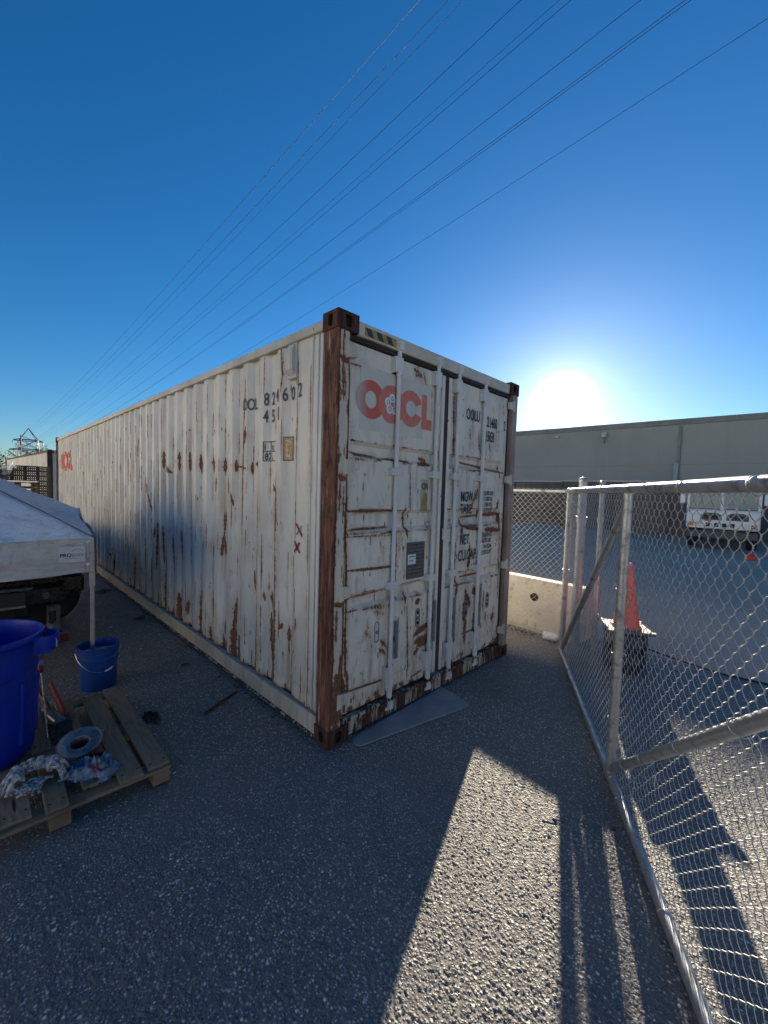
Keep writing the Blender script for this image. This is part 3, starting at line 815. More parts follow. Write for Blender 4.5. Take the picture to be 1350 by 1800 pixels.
# rod handle hubs (grey straps) and handle catches with keyholes
def strap(x, z0, z1, parent, mat):
    m = MB(); m.box(x - .018, x + .018, .014, .022, z0, z1, .003); m.box(x - .014, x + .014, .020, .05, (z0 + z1) / 2 - .02, (z0 + z1) / 2 + .02)
    m.build('handle_strap', mat, parent)
M_STRAP = m_simple("galvanised_strap", (0.26, 0.27, 0.29), 0.5, 0.5, 0.3, 30, 0.0006)
strap(.665, .44, .74, door_l, M_STRAP); strap(1.140, .46, .82, door_l, M_STRAP)
strap(1.435, .42, .80, door_r, M_STRAP); strap(1.872, .44, .86, door_r, M_STRAP)
def catch(x, z, parent):
    m = MB(); m.mi = 0
    ring = [(x + .021 * math.cos(a), .044, z + (.052 if math.sin(a) > 0 else -.052) + .024 * math.sin(a)) for a in [2 * math.pi * k / 20 for k in range(20)]]
    m.tube(ring, .006, 6, closed=True)
    m.box(x - .012, x + .012, .030, .052, z - .012, z + .012, .004)
    m.mi = 1
    m.tube([(x, .0465, z + .046), (x, .0460, z + .046)], .017, 12); m.tube([(x, .0465, z - .042), (x, .0460, z - .042)], .017, 12)
    m.build('handle_catch', [M_STRAP, M_VOID], parent)
catch(.468, .688, door_l); catch(.945, .700, door_l); catch(1.665, .64, door_r); catch(2.050, .66, door_r)
# data plate with a paper label
m = MB(); m.mi = 0; m.box(.775, .990, .030, .040, 1.045, 1.340, .002)
m.build('data_plate', M_GREY_PLATE, door_l)
m = MB(); m.box(.778, .872, .0265, .029, 1.165, 1.245); lab = m.build('paper_label', M_WHITE_LABEL, door_l)
M_BLUEINK = m_simple("blue_ink", (0.06, 0.10, 0.32), 0.6)
m = MB()
for k in range(2): m.box(.79, .86 - .02 * k, .0250, .0262, 1.222 - k * .032, 1.230 - k * .032)
m.build('label_line', M_BLUEINK, door_l)
m = MB()
for k in range(9): m.box(.885 if k in (3, 4, 5) else .79, .975, .0285, .0297, 1.318 - k * .029, 1.322 - k * .029)
m.build('plate_line', M_VOID, door_l)
# caution sticker
m = MB(); m.box(.930, 1.020, .0465, .0485, 1.585, 1.845); st_ = m.build('caution_sticker', m_simple("sticker_cream", (0.50, 0.47, 0.36), 0.6, 0, 0.3, 30), door_l)
m = MB(); m.prism([(.945, 1.59), (1.018, 1.59), (1.018, 1.735), (.985, 1.742), (.962, 1.69), (.945, 1.69)], .0445, .0460, 'y'); m.build('sticker_patch', M_YELLOW, door_l)

# ---- lettering on the doors (flat glyphs a hair in front of the steel)
def door_text(s, x, z, size, sx, parent, bold=0.0, y=.0445, mat=None, name='lettering', clip=None):
    vs, fs = text_geo(s, size, sx, bold)
    m = MB(); m.add([(x + a, y, z + b) for a, b in vs], fs)
    return m.build(name, mat or M_INK, parent, recalc=False)
door_text("MGW.", 1.505, 1.670, .128, .60, door_r, .0032)
door_text("TARE.", 1.505, 1.556, .128, .60, door_r, .0032)
door_text("NET.", 1.520, 1.268, .132, .60, door_r, .0032)
door_text("CU.CAP.", 1.498, 1.115, .142, .60, door_r, .0032)
for k, s in enumerate(("32,480 KGS", "71,600 LBS", " 3,980 KGS", " 8,775 LBS")): door_text(s, 1.905, 1.732 - k * .056, .058, .62, door_r, .0014)
for k, s in enumerate(("28,520 KGS", "62,825 LBS", "  76.4 CUM", "2,700 CUFT")): door_text(s, 1.905, 1.318 - k * .059, .060, .62, door_r, .0014)
door_text("OOLU", 1.540, 2.425, .140, .58, door_r, .003)
door_text("121460", 1.862, 2.400, .140, .56, door_r, .003)
door_text("2", 2.225, 2.400, .140, .56, door_r, .003)
door_text("15G1", 1.875, 2.260, .140, .60, door_r, .003)
door_text("ON", .942, 1.765, .080, .62, door_l, .002, .0435)

# ---- the big emblem: two rings, C and L
m = MB()
def ring_poly(cx, cz, ro_x, ro_z, ri_x, ri_z, y, n=48, a0=0, a1=2 * math.pi):
    vs = []; fs = []
    for k in range(n + 1):
        a = a0 + (a1 - a0) * k / n
        vs += [(cx + ro_x * math.cos(a), y, cz + ro_z * math.sin(a)), (cx + ri_x * math.cos(a), y, cz + ri_z * math.sin(a))]
    for k in range(n): fs.append((2 * k, 2 * k + 2, 2 * k + 3, 2 * k + 1))
    return vs, fs
EY = .0455
GREYP = m_simple("faded_grey_patch", (0.64, 0.625, 0.555), 0.6, 0, 0.10, 10)
m.prism([(.245, 2.17), (.93, 2.17), (.93, 2.30), (1.02, 2.30), (1.02, 2.60), (.245, 2.615)], .0478, .0486, 'y')
m.build('emblem_ground', GREYP, door_l)
m = MB(); v, f = ring_poly(.345, 2.385, .140, .135, .056, .060, EY); m.add(v, f)
m.build('emblem_ring', faded("faded_vermilion", (0.60, 0.14, 0.09), (0.46, 0.455, 0.44), .20, .34), door_l, recalc=False)
m = MB(); v, f = ring_poly(.560, 2.385, .140, .140, .0, .0, EY - .001); m.add(v, f); m.build('emblem_ring', M_LOGO_RED, door_l, recalc=False)
m = MB()
for k in range(5):
    a = math.pi / 2 + k * 2 * math.pi / 5
    v, f = ring_poly(.560 + .046 * math.cos(a), 2.385 + .046 * math.sin(a), .0335, .0335, .0, .0, EY - .002 - k * .0002, 20); m.add(v, f)
m.build('emblem_flower', M_WHITE_LABEL, door_l, recalc=False)
m = MB(); m.mi = 0
for k in range(5):
    for j in range(-1, 2):
        a = math.pi / 2 + k * 2 * math.pi / 5 + j * .30
        for r0, r1 in ((.028, .040), (.050 - abs(j) * .006, .060 - abs(j) * .006)):
            p0 = Vector((.560 + r0 * math.cos(a), 2.385 + r0 * math.sin(a), 0)); p1 = Vector((.560 + r1 * math.cos(a), 2.385 + r1 * math.sin(a), 0))
            q = Vector((-math.sin(a), math.cos(a), 0)) * .0025
            m.add([(c.x, EY - .004, c.y) for c in (p0 - q, p0 + q, p1 + q, p1 - q)], [(0, 1, 2, 3)])
m.build('flower_stamen', M_VOID, door_l, recalc=False)
m = MB(); v, f = ring_poly(.560, 2.385, .018, .018, 0, 0, EY - .0045, 16); m.add(v, f); m.build('flower_heart', M_LOGO_RED, door_l, recalc=False)
m = MB(); v, f = ring_poly(.775, 2.390, .140, .140, .058, .060, EY, 44, R(24), R(336)); m.add(v, f)
m.add([(.905, EY - .0005, 2.250), (.905, EY - .0005, 2.525), (.968, EY - .0005, 2.525), (.968, EY - .0005, 2.335), (1.040, EY - .0005, 2.335), (1.040, EY - .0005, 2.250)], [(0, 1, 2, 3), (0, 3, 4, 5)])
m.build('emblem_letter', M_LOGO_RED, door_l, recalc=False)

# ---- lettering on the corrugated side, bent over the pressings
def side_text(geo, y, z, mat, name='lettering', off=.0055):
    vs, fs = geo
    bm = bmesh.new()
    bv = [bm.verts.new((a, b, 0)) for a, b in vs]
    for f in fs:
        try: bm.faces.new([bv[i] for i in f])
        except ValueError: pass
    for k in kinks(.491, CLN - .2) + [.489]:
        u = y - k
        bmesh.ops.bisect_plane(bm, geom=bm.verts[:] + bm.edges[:] + bm.faces[:], plane_co=(u, 0, 0), plane_no=(1, 0, 0))
    for v in bm.verts:
        yy = y - v.co.x
        v.co = (float(side_x(yy)) - off, yy, z + v.co.y)
    me = bpy.data.meshes.new(name); bm.to_mesh(me); bm.free(); me.materials.append(mat)
    o = bpy.data.objects.new(name, me); COL.objects.link(o); o.parent = box
    return o
def side_word(s, y_list, z, size, sx, bold=.001):
    for ch, y in zip(s, y_list): side_text(text_geo(ch, size, sx, bold), y, z, M_INK)
side_word("OOL", (1.332, 1.258, 1.186), 2.400, .138, .66, .002)
side_word("824602", (.974, .903, .788, .694, .618, .480), 2.405, .142, .66, .0022)
side_word("451", (.978, .902, .768), 2.268, .142, .66, .0022)
def rect(u0, v0, u1, v1): return [(u0, v0), (u1, v0), (u1, v1), (u0, v1)]
def frame_geo():
    vs = []; fs = []
    for r in ((0, 0, .165, .007), (0, .153, .165, .160), (0, .076, .165, .083), (0, .007, .008, .153), (.157, .007, .165, .153), (.068, .083, .076, .153)):
        b = len(vs); vs += rect(*r); fs.append((b, b + 1, b + 2, b + 3))
    return vs, fs
side_text(frame_geo(), .976, 1.955, M_INK, 'number_frame')
for s, dy, dz, sz in (("i", .012, .092, .078), ("c", .088, .092, .074), ("87", .018, .012, .078)): side_text(text_geo(s, sz, .8, .002), .976 - dy, 1.955 + dz, M_INK)
M_CREAM = m_simple('pale_number', (0.72, 0.60, 0.32), .6)
side_text((rect(0, 0, .105, .185), [(0, 1, 2, 3)]), 0.682, 1.950, m_simple("sticker_frame", (0.12, 0.12, 0.12), 0.5), 'sticker_border', .005)
side_text((rect(.010, .010, .095, .175), [(0, 1, 2, 3)]), 0.682, 1.950, m_simple("amber_sticker", (0.50, 0.33, 0.16), 0.6, 0, 0.2, 30), 'sticker', .006)
for s, dz in (("29", .118), ("6", .068), ("96", .018)): side_text(text_geo(s, .062, .7, .002), 0.660, 1.950 + dz, M_CREAM, 'sticker_number', .0075)
#: heavy block letters
def big_letters():
    vs = []; fs = []
    def ring(cx, a0=0., a1=2 * math.pi, ro=(.22, .24), ri=(.09, .10), n=30):
        b = len(vs)
        for k in range(n + 1):
            a = a0 + (a1 - a0) * k / n
            vs.extend([(cx + ro[0] * math.cos(a), .24 + ro[1] * math.sin(a)), (cx + ri[0] * math.cos(a), .24 + ri[1] * math.sin(a))])
        for k in range(n): fs.append((b + 2 * k, b + 2 * k + 2, b + 2 * k + 3, b + 2 * k + 1))
    ring(.25); ring(.68, ri=(.12, .13)); ring(1.11, R(24), R(336))
    b = len(vs); vs.extend([(1.34, 0), (1.34, .48), (1.46, .48), (1.46, .13), (1.62, .13), (1.62, 0)]); fs.append((b, b + 1, b + 2, b + 3)); fs.append((b, b + 3, b + 4, b + 5))
    return vs, fs
side_text(big_letters(), 11.50, 1.985, m_simple("far_logo_vermilion", (0.66, 0.085, 0.035), 0.55, 0, 0.15, 8), 'emblem_letter', .0055)
# red crosses of marker paint by the post
def cross(y, z, s, arms):
    vs = []; fs = []
    for (a, ln, w) in arms:
        c, si = math.cos(a), math.sin(a); b = len(vs)
        for u, v in ((-ln, -w), (ln, -w * .7), (ln * .9, w), (-ln, w * .8)): vs.append((u * c - v * si, u * si + v * c))
        fs.append((b, b + 1, b + 2, b + 3))
    return vs, fs
side_text(cross(0, 0, 1, [(R(-48), .062, .011)]), .433, 1.440, M_REDPAINT, 'paint_mark', .0055)
side_text(cross(0, 0, 1, [(R(42), .055, .007)]), .433, 1.440, M_STRAP, 'paint_mark', .0045)
side_text(cross(0, 0, 1, [(R(-50), .055, .010), (R(48), .052, .010)]), .458, 1.312, M_REDPAINT, 'paint_mark', .0055)
# ------------------------------------------------------------------ ground: one sheet, pebbled near the camera
def m_asphalt():
    q = NT("asphalt")
    c3 = q.co
    cell = q.voro(95, 'F1', out='Color'); cd = q.voro(95, 'F1')
    sx = q.n('ShaderNodeSeparateColor'); q.lk(cell, sx.inputs[0])
    cell2 = q.voro(52, 'F1', out='Color'); cd2 = q.voro(52, 'F1')
    sx2 = q.n('ShaderNodeSeparateColor'); q.lk(cell2, sx2.inputs[0])
    big = q.noise(0.6, 4, 0.6); mid = q.noise(5, 4, 0.6); fine = q.noise(330, 3, 0.6)
    base = q.mix(q.ramp(big, 0.3, 0.7), (0.178, 0.170, 0.160), (0.240, 0.228, 0.212))
    base = q.mix(q.ramp(fine, 0.35, 0.7), base, (0.108, 0.105, 0.100))
    # stones of the aggregate: most dark, some pale
    s1 = q.math('MULTIPLY', q.ramp(sx.outputs[0], 0.50, 0.92), q.ramp(cd, 0.30, 0.50, 1, 0))
    s2 = q.math('MULTIPLY', q.ramp(sx2.outputs[1], 0.72, 0.95), q.ramp(cd2, 0.22, 0.42, 1, 0))
    tone = q.mix(sx.outputs[2], (0.66, 0.63, 0.56), (0.40, 0.39, 0.37))
    col = q.mix(s1, base, tone)
    col = q.mix(s2, col, q.mix(sx2.outputs[2], (0.72, 0.68, 0.60), (0.46, 0.45, 0.42)))
    # worn sandy patches, dark oil spots
    col = q.mix(q.math('MULTIPLY', q.ramp(mid, 0.55, 0.75), 0.25), col, (0.26, 0.235, 0.20))
    col = q.mix(q.math('MULTIPLY', q.ramp(q.noise(.9, 5, .65, dist=.6), .50, .68), .35), col, (.135, .132, .128))
    col = q.mix(q.math('MULTIPLY', q.ramp(q.noise(1.7, 3, 0.5), 0.62, 0.75), 0.4), col, (0.095, 0.093, 0.09))
    h = q.math('ADD', q.math('MULTIPLY', q.ramp(cd, 0.0, 0.55, 1, 0), 1.0), q.math('MULTIPLY', q.ramp(cd2, 0.0, 0.5, 1, 0), 1.0))
    h = q.math('ADD', h, q.math('MULTIPLY', fine, 0.5))
    flat = q.attr('stone')
    nb = q.bump(h, 0.006, 0.8)
    rg = q.ramp(fine, 0.3, 0.7, 0.62, 0.85)
    return q.fin(col, rg, 0.0, nb, 0.35)
M_ASPHALT = m_asphalt()

def pebbles(X, Y, cell, hmax, seed, keep=1.0):
    """height field of rounded stones lying in a jittered grid"""
    g = np.random.default_rng(seed)
    nx = int((X.max() - X.min()) / cell) + 4; ny = int((Y.max() - Y.min()) / cell) + 4
    ox, oy = X.min() - 1.5 * cell, Y.min() - 1.5 * cell
    jx, jy = g.uniform(.15, .85, (nx, ny)), g.uniform(.15, .85, (nx, ny))
    rr = g.uniform(.38, .72, (nx, ny)); hh = g.uniform(.15, 1.0, (nx, ny)) ** 1.2
    hh[g.random((nx, ny)) > keep] = 0
    el = g.uniform(-.45, .45, (nx, ny)); th = g.uniform(0, 3.14, (nx, ny))
    gx, gy = (X - ox) / cell, (Y - oy) / cell
    ix, iy = np.floor(gx).astype(int), np.floor(gy).astype(int)
    Hh = np.zeros(X.shape)
    for dx in (-1, 0, 1):
        for dy in (-1, 0, 1):
            a, b = np.clip(ix + dx, 0, nx - 1), np.clip(iy + dy, 0, ny - 1)
            u, v = gx - a - jx[a, b], gy - b - jy[a, b]
            c, s = np.cos(th[a, b]), np.sin(th[a, b])
            uu, vv = (u * c + v * s) * (1 + el[a, b]), (-u * s + v * c) * (1 - el[a, b])
            d2 = (uu * uu + vv * vv) / (rr[a, b] ** 2)
            Hh = np.maximum(Hh, hh[a, b] * np.sqrt(np.clip(1 - d2, 0, 1)))
    return Hh * hmax

GX0, GX1, GY0, GY1 = -1.75, 2.75, -2.25, 0.45
def build_ground():
    st = 0.0042
    xs = np.arange(GX0, GX1 + st, st); ys = np.arange(GY0, GY1 + st, st)
    X, Y = np.meshgrid(xs, ys, indexing='ij')
    Hh = pebbles(X, Y, .0145, .0034, 3) + pebbles(X, Y, .0095, .0018, 4) - .0030
    Hh += .004 * np.sin(X * 3.1 + 1.0) * np.sin(Y * 2.7)
    # the crack that crosses the sunlit strip
    t = np.clip((X - .50) / .26, 0, 1)
    yc = -1.27 - 1.15 * (X - .50) + .018 * np.sin(X * 60) + .01 * np.sin(X * 131)
    Hh -= .014 * np.exp(-((Y - yc) / .006) ** 2) * (X > .48) * (X < .80)
    e = np.minimum(np.minimum(X - xs[0], xs[-1] - X), np.minimum(Y - ys[0], ys[-1] - Y))
    Hh *= np.clip(e / .25, 0, 1)
    V = np.stack([X.ravel(), Y.ravel(), Hh.ravel()], 1)
    F = grid_faces(len(xs), len(ys))
    # surrounding sheet out to the horizon
    x0, x1, y0, y1 = xs[0], xs[-1], ys[0], ys[-1]
    B = 2500.0
    b = len(V)
    extra = []
    gx = [-B, x0, x1, B]; gy = [-B, y0, y1, B]
    for a in gx:
        for c in gy: extra.append((a, c, 0.0))
    EF = []
    for i in range(3):
        for j in range(3):
            if i == 1 and j == 1: continue
            EF.append((b + i * 4 + j, b + (i + 1) * 4 + j, b + (i + 1) * 4 + j + 1, b + i * 4 + j + 1))
    V = np.vstack([V, np.array(extra)]); F = np.vstack([F, np.array(EF)])
    g = np_mesh('ground', V, F, M_ASPHALT, None, True)
    tag(g, 'grey asphalt ground with exposed pale aggregate', None, None, 'structure')
build_ground()
# the smoother, paler paving of the lot beyond the joint, its colour lifted and warmed for veiling glare
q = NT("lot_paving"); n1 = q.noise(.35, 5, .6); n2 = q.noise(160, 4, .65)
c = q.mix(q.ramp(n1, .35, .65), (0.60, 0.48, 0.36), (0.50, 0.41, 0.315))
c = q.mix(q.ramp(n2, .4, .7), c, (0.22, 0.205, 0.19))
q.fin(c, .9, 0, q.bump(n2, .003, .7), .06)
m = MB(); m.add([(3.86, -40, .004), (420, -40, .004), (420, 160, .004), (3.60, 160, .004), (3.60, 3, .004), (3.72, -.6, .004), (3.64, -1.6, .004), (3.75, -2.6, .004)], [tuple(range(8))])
tag(m.build('lot_paving', q.m, None), 'smooth paving of the lot beyond the gate, coloured paler for glare', None, None, 'structure')

# ------------------------------------------------------------------ galvanised steel
def m_galv(name, c1=(0.40, 0.42, 0.44), c2=(0.28, 0.30, 0.32), rough=.42, metal=.75):
    q = NT(name)
    sp = q.voro(70, out='Color'); s = q.n('ShaderNodeSeparateColor'); q.lk(sp, s.inputs[0])
    n = q.noise(14, 5, 0.65)
    c = q.mix(q.math('MULTIPLY', s.outputs[0], .5), c1, c2)
    c = q.mix(q.ramp(n, .5, .72), c, tuple(x * .62 for x in c2))
    return q.fin(c, q.ramp(n, .3, .7, rough - .08, rough + .18), metal, q.bump(q.noise(160, 3), .0004), None)
M_PIPE = m_galv("galvanised_pipe")
M_WIRE = m_galv("galvanised_wire", (0.48, 0.50, 0.51), (0.34, 0.355, 0.37), .40, .7)

def chainlink(L, z0, z1, parent, r=.0019, pitch=.0718, name='chain_mesh', k0=0):
    """woven wires in the local x-z plane from x=0 to L"""
    half = pitch / 2
    n = int(L / half)
    per = max(1, int((z1 - z0) / pitch))
    S = 12
    t = np.arange(per * S + 1) / S * 2 * np.pi
    z = z0 + np.arange(per * S + 1) / S * pitch
    z = z0 + (z - z0) * (z1 - z0) / (per * pitch)
    allV = []; allF = []
    base = 0
    for i in range(n):
        ph = math.pi * (i % 2)
        tri = (np.sin(t + ph) - .11 * np.sin(3 * (t + ph))) / 1.11
        x = half * (i + .5) + (half / 2 + .0018) * tri
        y = .0048 * np.cos(t + ph)
        x = x + .0015 * np.sin(z * 5 + i * .3)
        P = np.stack([x, y, z], 1)
        T = np.gradient(P, axis=0); T /= np.linalg.norm(T, axis=1)[:, None]
        a = np.cross(T, np.array([0, 1., 0])); a /= np.linalg.norm(a, axis=1)[:, None]
        b = np.cross(T, a)
        m = 5
        ring = np.stack([P + r * (a * math.cos(2 * math.pi * j / m) + b * math.sin(2 * math.pi * j / m)) for j in range(m)], 1)
        allV.append(ring.reshape(-1, 3))
        k = len(P)
        ii = np.arange(k - 1)[:, None]; jj = np.arange(m)[None, :]; j2 = (jj + 1) % m
        F = np.stack([base + ii * m + jj, base + ii * m + j2, base + (ii + 1) * m + j2, base + (ii + 1) * m + jj], -1).reshape(-1, 4)
        allF.append(F); base += k * m
    return np_mesh(name, np.vstack(allV), np.vstack(allF), M_WIRE, parent, True)

# ---- the open gate leaf on the right (local x runs from the hinge end towards the camera)
GA = math.atan2(-1.041, -1.884)
GORG = Vector((1.103, -1.406, 0)) + Vector((-math.cos(GA), -math.sin(GA), 0)) * 2.13
gate = empty('chain_link_gate', GORG, GA, "wide galvanised chain link gate leaf standing open over the sunlit asphalt, with diagonal pipe braces", 'gate')
GL, GM, GZ = 4.26, 2.13, 1.805
def pipe(name, pts, r, parent, n=14):
    m = MB(); m.tube(pts, r, n); return m.build(name, M_PIPE, parent, True)
pr = .0255
pipe('bottom_rail', [(0, 0, .032), (GL, 0, .032)], .0245, gate)
pipe('top_rail', [(0, 0, GZ), (GL, 0, GZ)], .0265, gate)
pipe('end_stile', [(0, 0, .03), (0, 0, GZ)], .0235, gate)
pipe('end_stile', [(GL, 0, .03), (GL, 0, GZ)], .0235, gate)
pipe('middle_stile', [(GM, 0, .055), (GM, 0, GZ - .02)], .029, gate)
pipe('diagonal_brace', [(.03, .004, .07), (GM - .02, .004, GZ - .10)], .0235, gate)
pipe('diagonal_brace', [(GM + .02, .004, .09), (GL - .03, .004, GZ - .10)], .0250, gate)
chainlink(GL - .01, .035, GZ + .012, gate, r=.0017).location = (.005, .030, 0)
for x, z in ((.0, .03), (.0, GZ), (GM, .035), (GM, GZ - .005), (GL, GZ)):
    m = MB(); m.tube([(x - .05, 0, z), (x + .05, 0, z)], .0300, 14)
    m.build('pipe_collar', M_PIPE, gate, True)
m = MB()
def loop(c, tdir, r, n=18):
    tdir = Vector(tdir).normalized(); a = tdir.cross(Vector((0, 1, 0))).normalized(); b = Vector((0, 1, 0))
    return [tuple(Vector(c) + a * (r * math.cos(2 * math.pi * k / n)) + b * (r * 1.25 * math.sin(2 * math.pi * k / n) + .006)) for k in range(n)]
bd = (GL - .05 - GM, 0, GZ - .19)
for f in (.11, .24, .42, .6):
    c = (GM + .02 + bd[0] * f, .004, .09 + bd[2] * f)
    m = MB(); m.tube(loop(c, bd, .0285), .0016, 5, closed=True); tie = m.build('tie_wire', M_WIRE, gate, True)
    m = MB(); m.tube([(c[0] - .01, .034, c[2] - .02), (c[0] + .045, .040, c[2] - .05), (c[0] + .06, .034, c[2] - .09)], .0015, 5); m.build('wire_tail', M_WIRE, tie, True)
def tie_at(c, d, r):
    m = MB(); m.tube(loop(c, d, r), .0016, 5, closed=True); m.build('tie_wire', M_WIRE, gate, True)
for x in (.5, .95, 1.5, 2.45, 2.9, 3.4): tie_at((x, 0, GZ), (1, 0, 0), .0292)
for x in (.35, .8, 1.3, 1.75, 2.35, 3.0): tie_at((x, 0, .032), (1, 0, 0), .0275)
for z in (.4, .8, 1.2, 1.55): tie_at((GM, 0, z), (0, 0, 1), .0315); tie_at((0, 0, z), (0, 0, 1), .027)

# ---- fence between the container and the gate
FX, FY0 = 3.155, -.335
FANG = math.atan2(1.0, .075)
fence = empty('chain_link_fence', (FX - .03, FY0, 0), FANG, "short run of chain link fence before the concrete barrier, right of the container", 'fence')
FL = 3.2
pipe('top_rail', [(0, 0, 1.80), (FL, 0, 1.80)], .0215, fence)
pipe('terminal_post', [(0, 0, 0), (0, 0, 1.80)], .0240, fence)
pipe('line_post', [(FL - .02, 0, 0), (FL - .02, 0, 1.80)], .0240, fence)
chainlink(FL - .01, .03, 1.835, fence, r=.0019).location = (.005, .02, 0)
for z in (.12, .5, .9, 1.3, 1.68):
    m = MB(); m.tube([(0, 0, z - .012), (0, 0, z + .012)], .0285, 12); m.box(.02, .05, -.006, .006, z - .008, z + .008)
    m.build('tension_band', M_PIPE, fence, True)
# thick posts with domed caps just behind the gate hinge
def dome_post(x, y, h, r, label):
    e = empty('steel_post', (x, y, 0), 0, label, 'post')
    pipe('post_pipe', [(0, 0, 0), (0, 0, h - r * .6)], r, e, 20)
    m = MB(); prof = [(r * 1.12, h - r * .9), (r * 1.14, h - r * .5)] + [(r * 1.12 * math.cos(a), h - r * .5 + r * .75 * math.sin(a)) for a in [R(15 * k) for k in range(0, 6)]]
    m.lathe(prof, n=20); m.build('post_cap', M_PIPE, e, True)
    for z in (.35, 1.45):
        m = MB(); m.lathe([(r * 1.2, z), (r * 1.2, z + .07)], n=18); m.build('hinge_band', M_PIPE, e, True)
    return e
dome_post(3.235, -.425, 1.955, .048, "thick galvanised hinge post with domed cap at the gate's far end")
dome_post(3.330, -.600, 1.925, .030, "thinner galvanised post with small cap seen through the gate mesh")

# ------------------------------------------------------------------ concrete barrier
def m_concrete(name, c1, c2):
    q = NT(name)
    n = q.noise(3, 6, 0.65); f = q.noise(45, 5, 0.7); s = q.noise(9, 5, 0.7, q.scale((1, 1, .35)))
    c = q.mix(q.ramp(n, .35, .65), c1, c2)
    c = q.mix(q.math('MULTIPLY', q.ramp(f, .5, .75), .4), c, tuple(x * .6 for x in c2))
    c = q.mix(q.math('MULTIPLY', q.ramp(s, .56, .70), .8), c, (0.12, 0.105, 0.085))
    pit = q.voro(38); c = q.mix(q.math('MULTIPLY', q.ramp(pit, .10, .18, 1, 0), .7), c, (.10, .09, .075))
    return q.fin(c, .85, 0, q.bump(f, .003), .3)
M_CONC = m_concrete("old_concrete", (0.50, 0.46, 0.40), (0.42, 0.385, 0.335))
bar = empty('concrete_barrier', (3.36, -.42, 0), FANG - math.pi / 2, "weathered concrete road barrier with a round hole, behind the chain link fence", 'barrier')
BL = 3.6
def barrier_mesh():
    m = MB()
    H = .640
    poly = [(0, 0), (0, .05), (.06, .28), (.15, H - .02), (.165, H), (.315, H), (.33, H - .02), (.42, .28), (.48, .05), (.48, 0)]
    m.prism(poly, 0, BL, 'y')
    return m
barrier_mesh().build('barrier_body', M_CONC, bar)
for yy in (.62, 2.7):
    m = MB(); m.tube([(.073, yy, .42), (.092, yy, .42)], .050, 20); m.build('lifting_hole', M_VOID, bar)
rr = random.Random(3)
def scatter(n, fn, name, mat, label, cat, kind='stuff'):
    m = MB()
    for _ in range(n): fn(m)
    o = m.build(name, mat, None); return tag(o, label, cat, None, kind)
def leaf(m, x, y, z, s, rr=rr):
    a = rr.uniform(0, 6.28); c, si = math.cos(a), math.sin(a); t = rr.uniform(-.3, .3)
    pts = [(-1, 0, .25), (-.3, .45, .05), (.5, .3, .1), (1, 0, .35), (.4, -.35, .1), (-.4, -.4, .05)]
    m.add([(x + s * (u * c - v * si), y + s * (u * si + v * c), z + s * w * (1 + t)) for u, v, w in pts], [(0, 1, 2, 3), (0, 3, 4, 5)])
M_LEAF = m_simple("dead_leaf", (0.10, 0.062, 0.035), 0.8, 0, 0.5, 60)
def lit(m):
    yy = rr.uniform(-.4, 2.2); leaf(m, 3.30 + .075 * (yy) - abs(rr.gauss(0, .05)), yy, .004, rr.uniform(.012, .032))
scatter(190, lit, 'dead_leaves', M_LEAF, 'dead leaves and dirt gathered along the foot of the barrier', 'leaves')

# white bottle lying by the barrier
b0 = Vector((3.33, .10, .048)); b1 = Vector((3.30, -.15, .045))
bot = empty('plastic_bottle', (3.225, -.06, .0), math.atan2(-.20, .045), "white plastic bottle lying on its side at the foot of the fence", 'bottle')
m = MB()
prof = [(.030, 0), (.046, .006), (.048, .02), (.048, .145), (.044, .165), (.028, .190), (.016, .200), (.015, .212)]
m.lathe(prof, n=24); mb2 = [(z, x, y + .048) for x, y, z in m.v]; m.v = mb2
m.build('bottle_body', m_simple("white_plastic", (0.78, 0.78, 0.78), 0.35, 0, 0.06), bot, True)
m = MB(); m.lathe([(.0185, .205), (.0185, .236), (.016, .240)], n=18); m.v = [(z, x, y + .048) for x, y, z in m.v]
m.build('bottle_cap', m_simple("grey_cap", (0.45, 0.46, 0.48), 0.4), bot, True)

# ------------------------------------------------------------------ traffic cone on a black drum
drum = empty('plastic_drum', (3.03, -.985, 0), .3, "black plastic drum under the orange cone behind the gate", 'drum')
M_BLACKP = m_simple("black_plastic", (0.018, 0.020, 0.020), 0.45, 0, 0.4, 20, 0.001)
m = MB()
prof = [(.165, 0), (.185, .012), (.192, .10), (.20, .11), (.20, .13), (.193, .14), (.194, .26), (.202, .27), (.202, .29), (.195, .30), (.196, .40), (.190, .410)]
m.lathe(prof, n=36); m.build('drum_body', M_BLACKP, drum, True)
m = MB(); m.lathe([(.198, .392), (.206, .396), (.206, .412), (.198, .416)], n=36, cap0=False, cap1=False); m.build('drum_rim', M_BLACKP, drum, True)
cone = empty('traffic_cone', (3.03, -.985, .415), .55, "tall orange traffic cone standing on the black drum behind the gate", 'traffic cone')
m = MB(); m.box(-.20, .20, -.20, .20, .0, .030, .010)
for sx in (-1, 1):
    for sy in (-1, 1): m.box(sx * .185 - .03, sx * .185 + .03, sy * .185 - .03, sy * .185 + .03, .006, .034, .008)
m.build('cone_base', m_simple("dusty_rubber", (0.20, 0.17, 0.14), 0.7, 0, 0.4, 30, .001), cone)
m = MB()
prof = [(.140, .028), (.130, .045), (.120, .050)] + [(.120 - (.120 - .027) * t, .05 + t * .61) for t in np.linspace(0, 1, 10)] + [(.024, .672), (.016, .676)]
m.lathe(prof, n=36, cap1=True)
q = NT("cone_orange"); nn = q.noise(20, 4)
q.fin(q.mix(q.ramp(nn, .4, .7), (0.95, 0.13, 0.06), (0.85, 0.10, 0.06)), .42, 0, Emission_Color=(0, 0, 0, 1))
q.b.inputs['Subsurface Weight'].default_value = .35
q.b.inputs['Subsurface Radius'].default_value = (.06, .02, .01)
q.b.inputs['Subsurface Scale'].default_value = 1.0
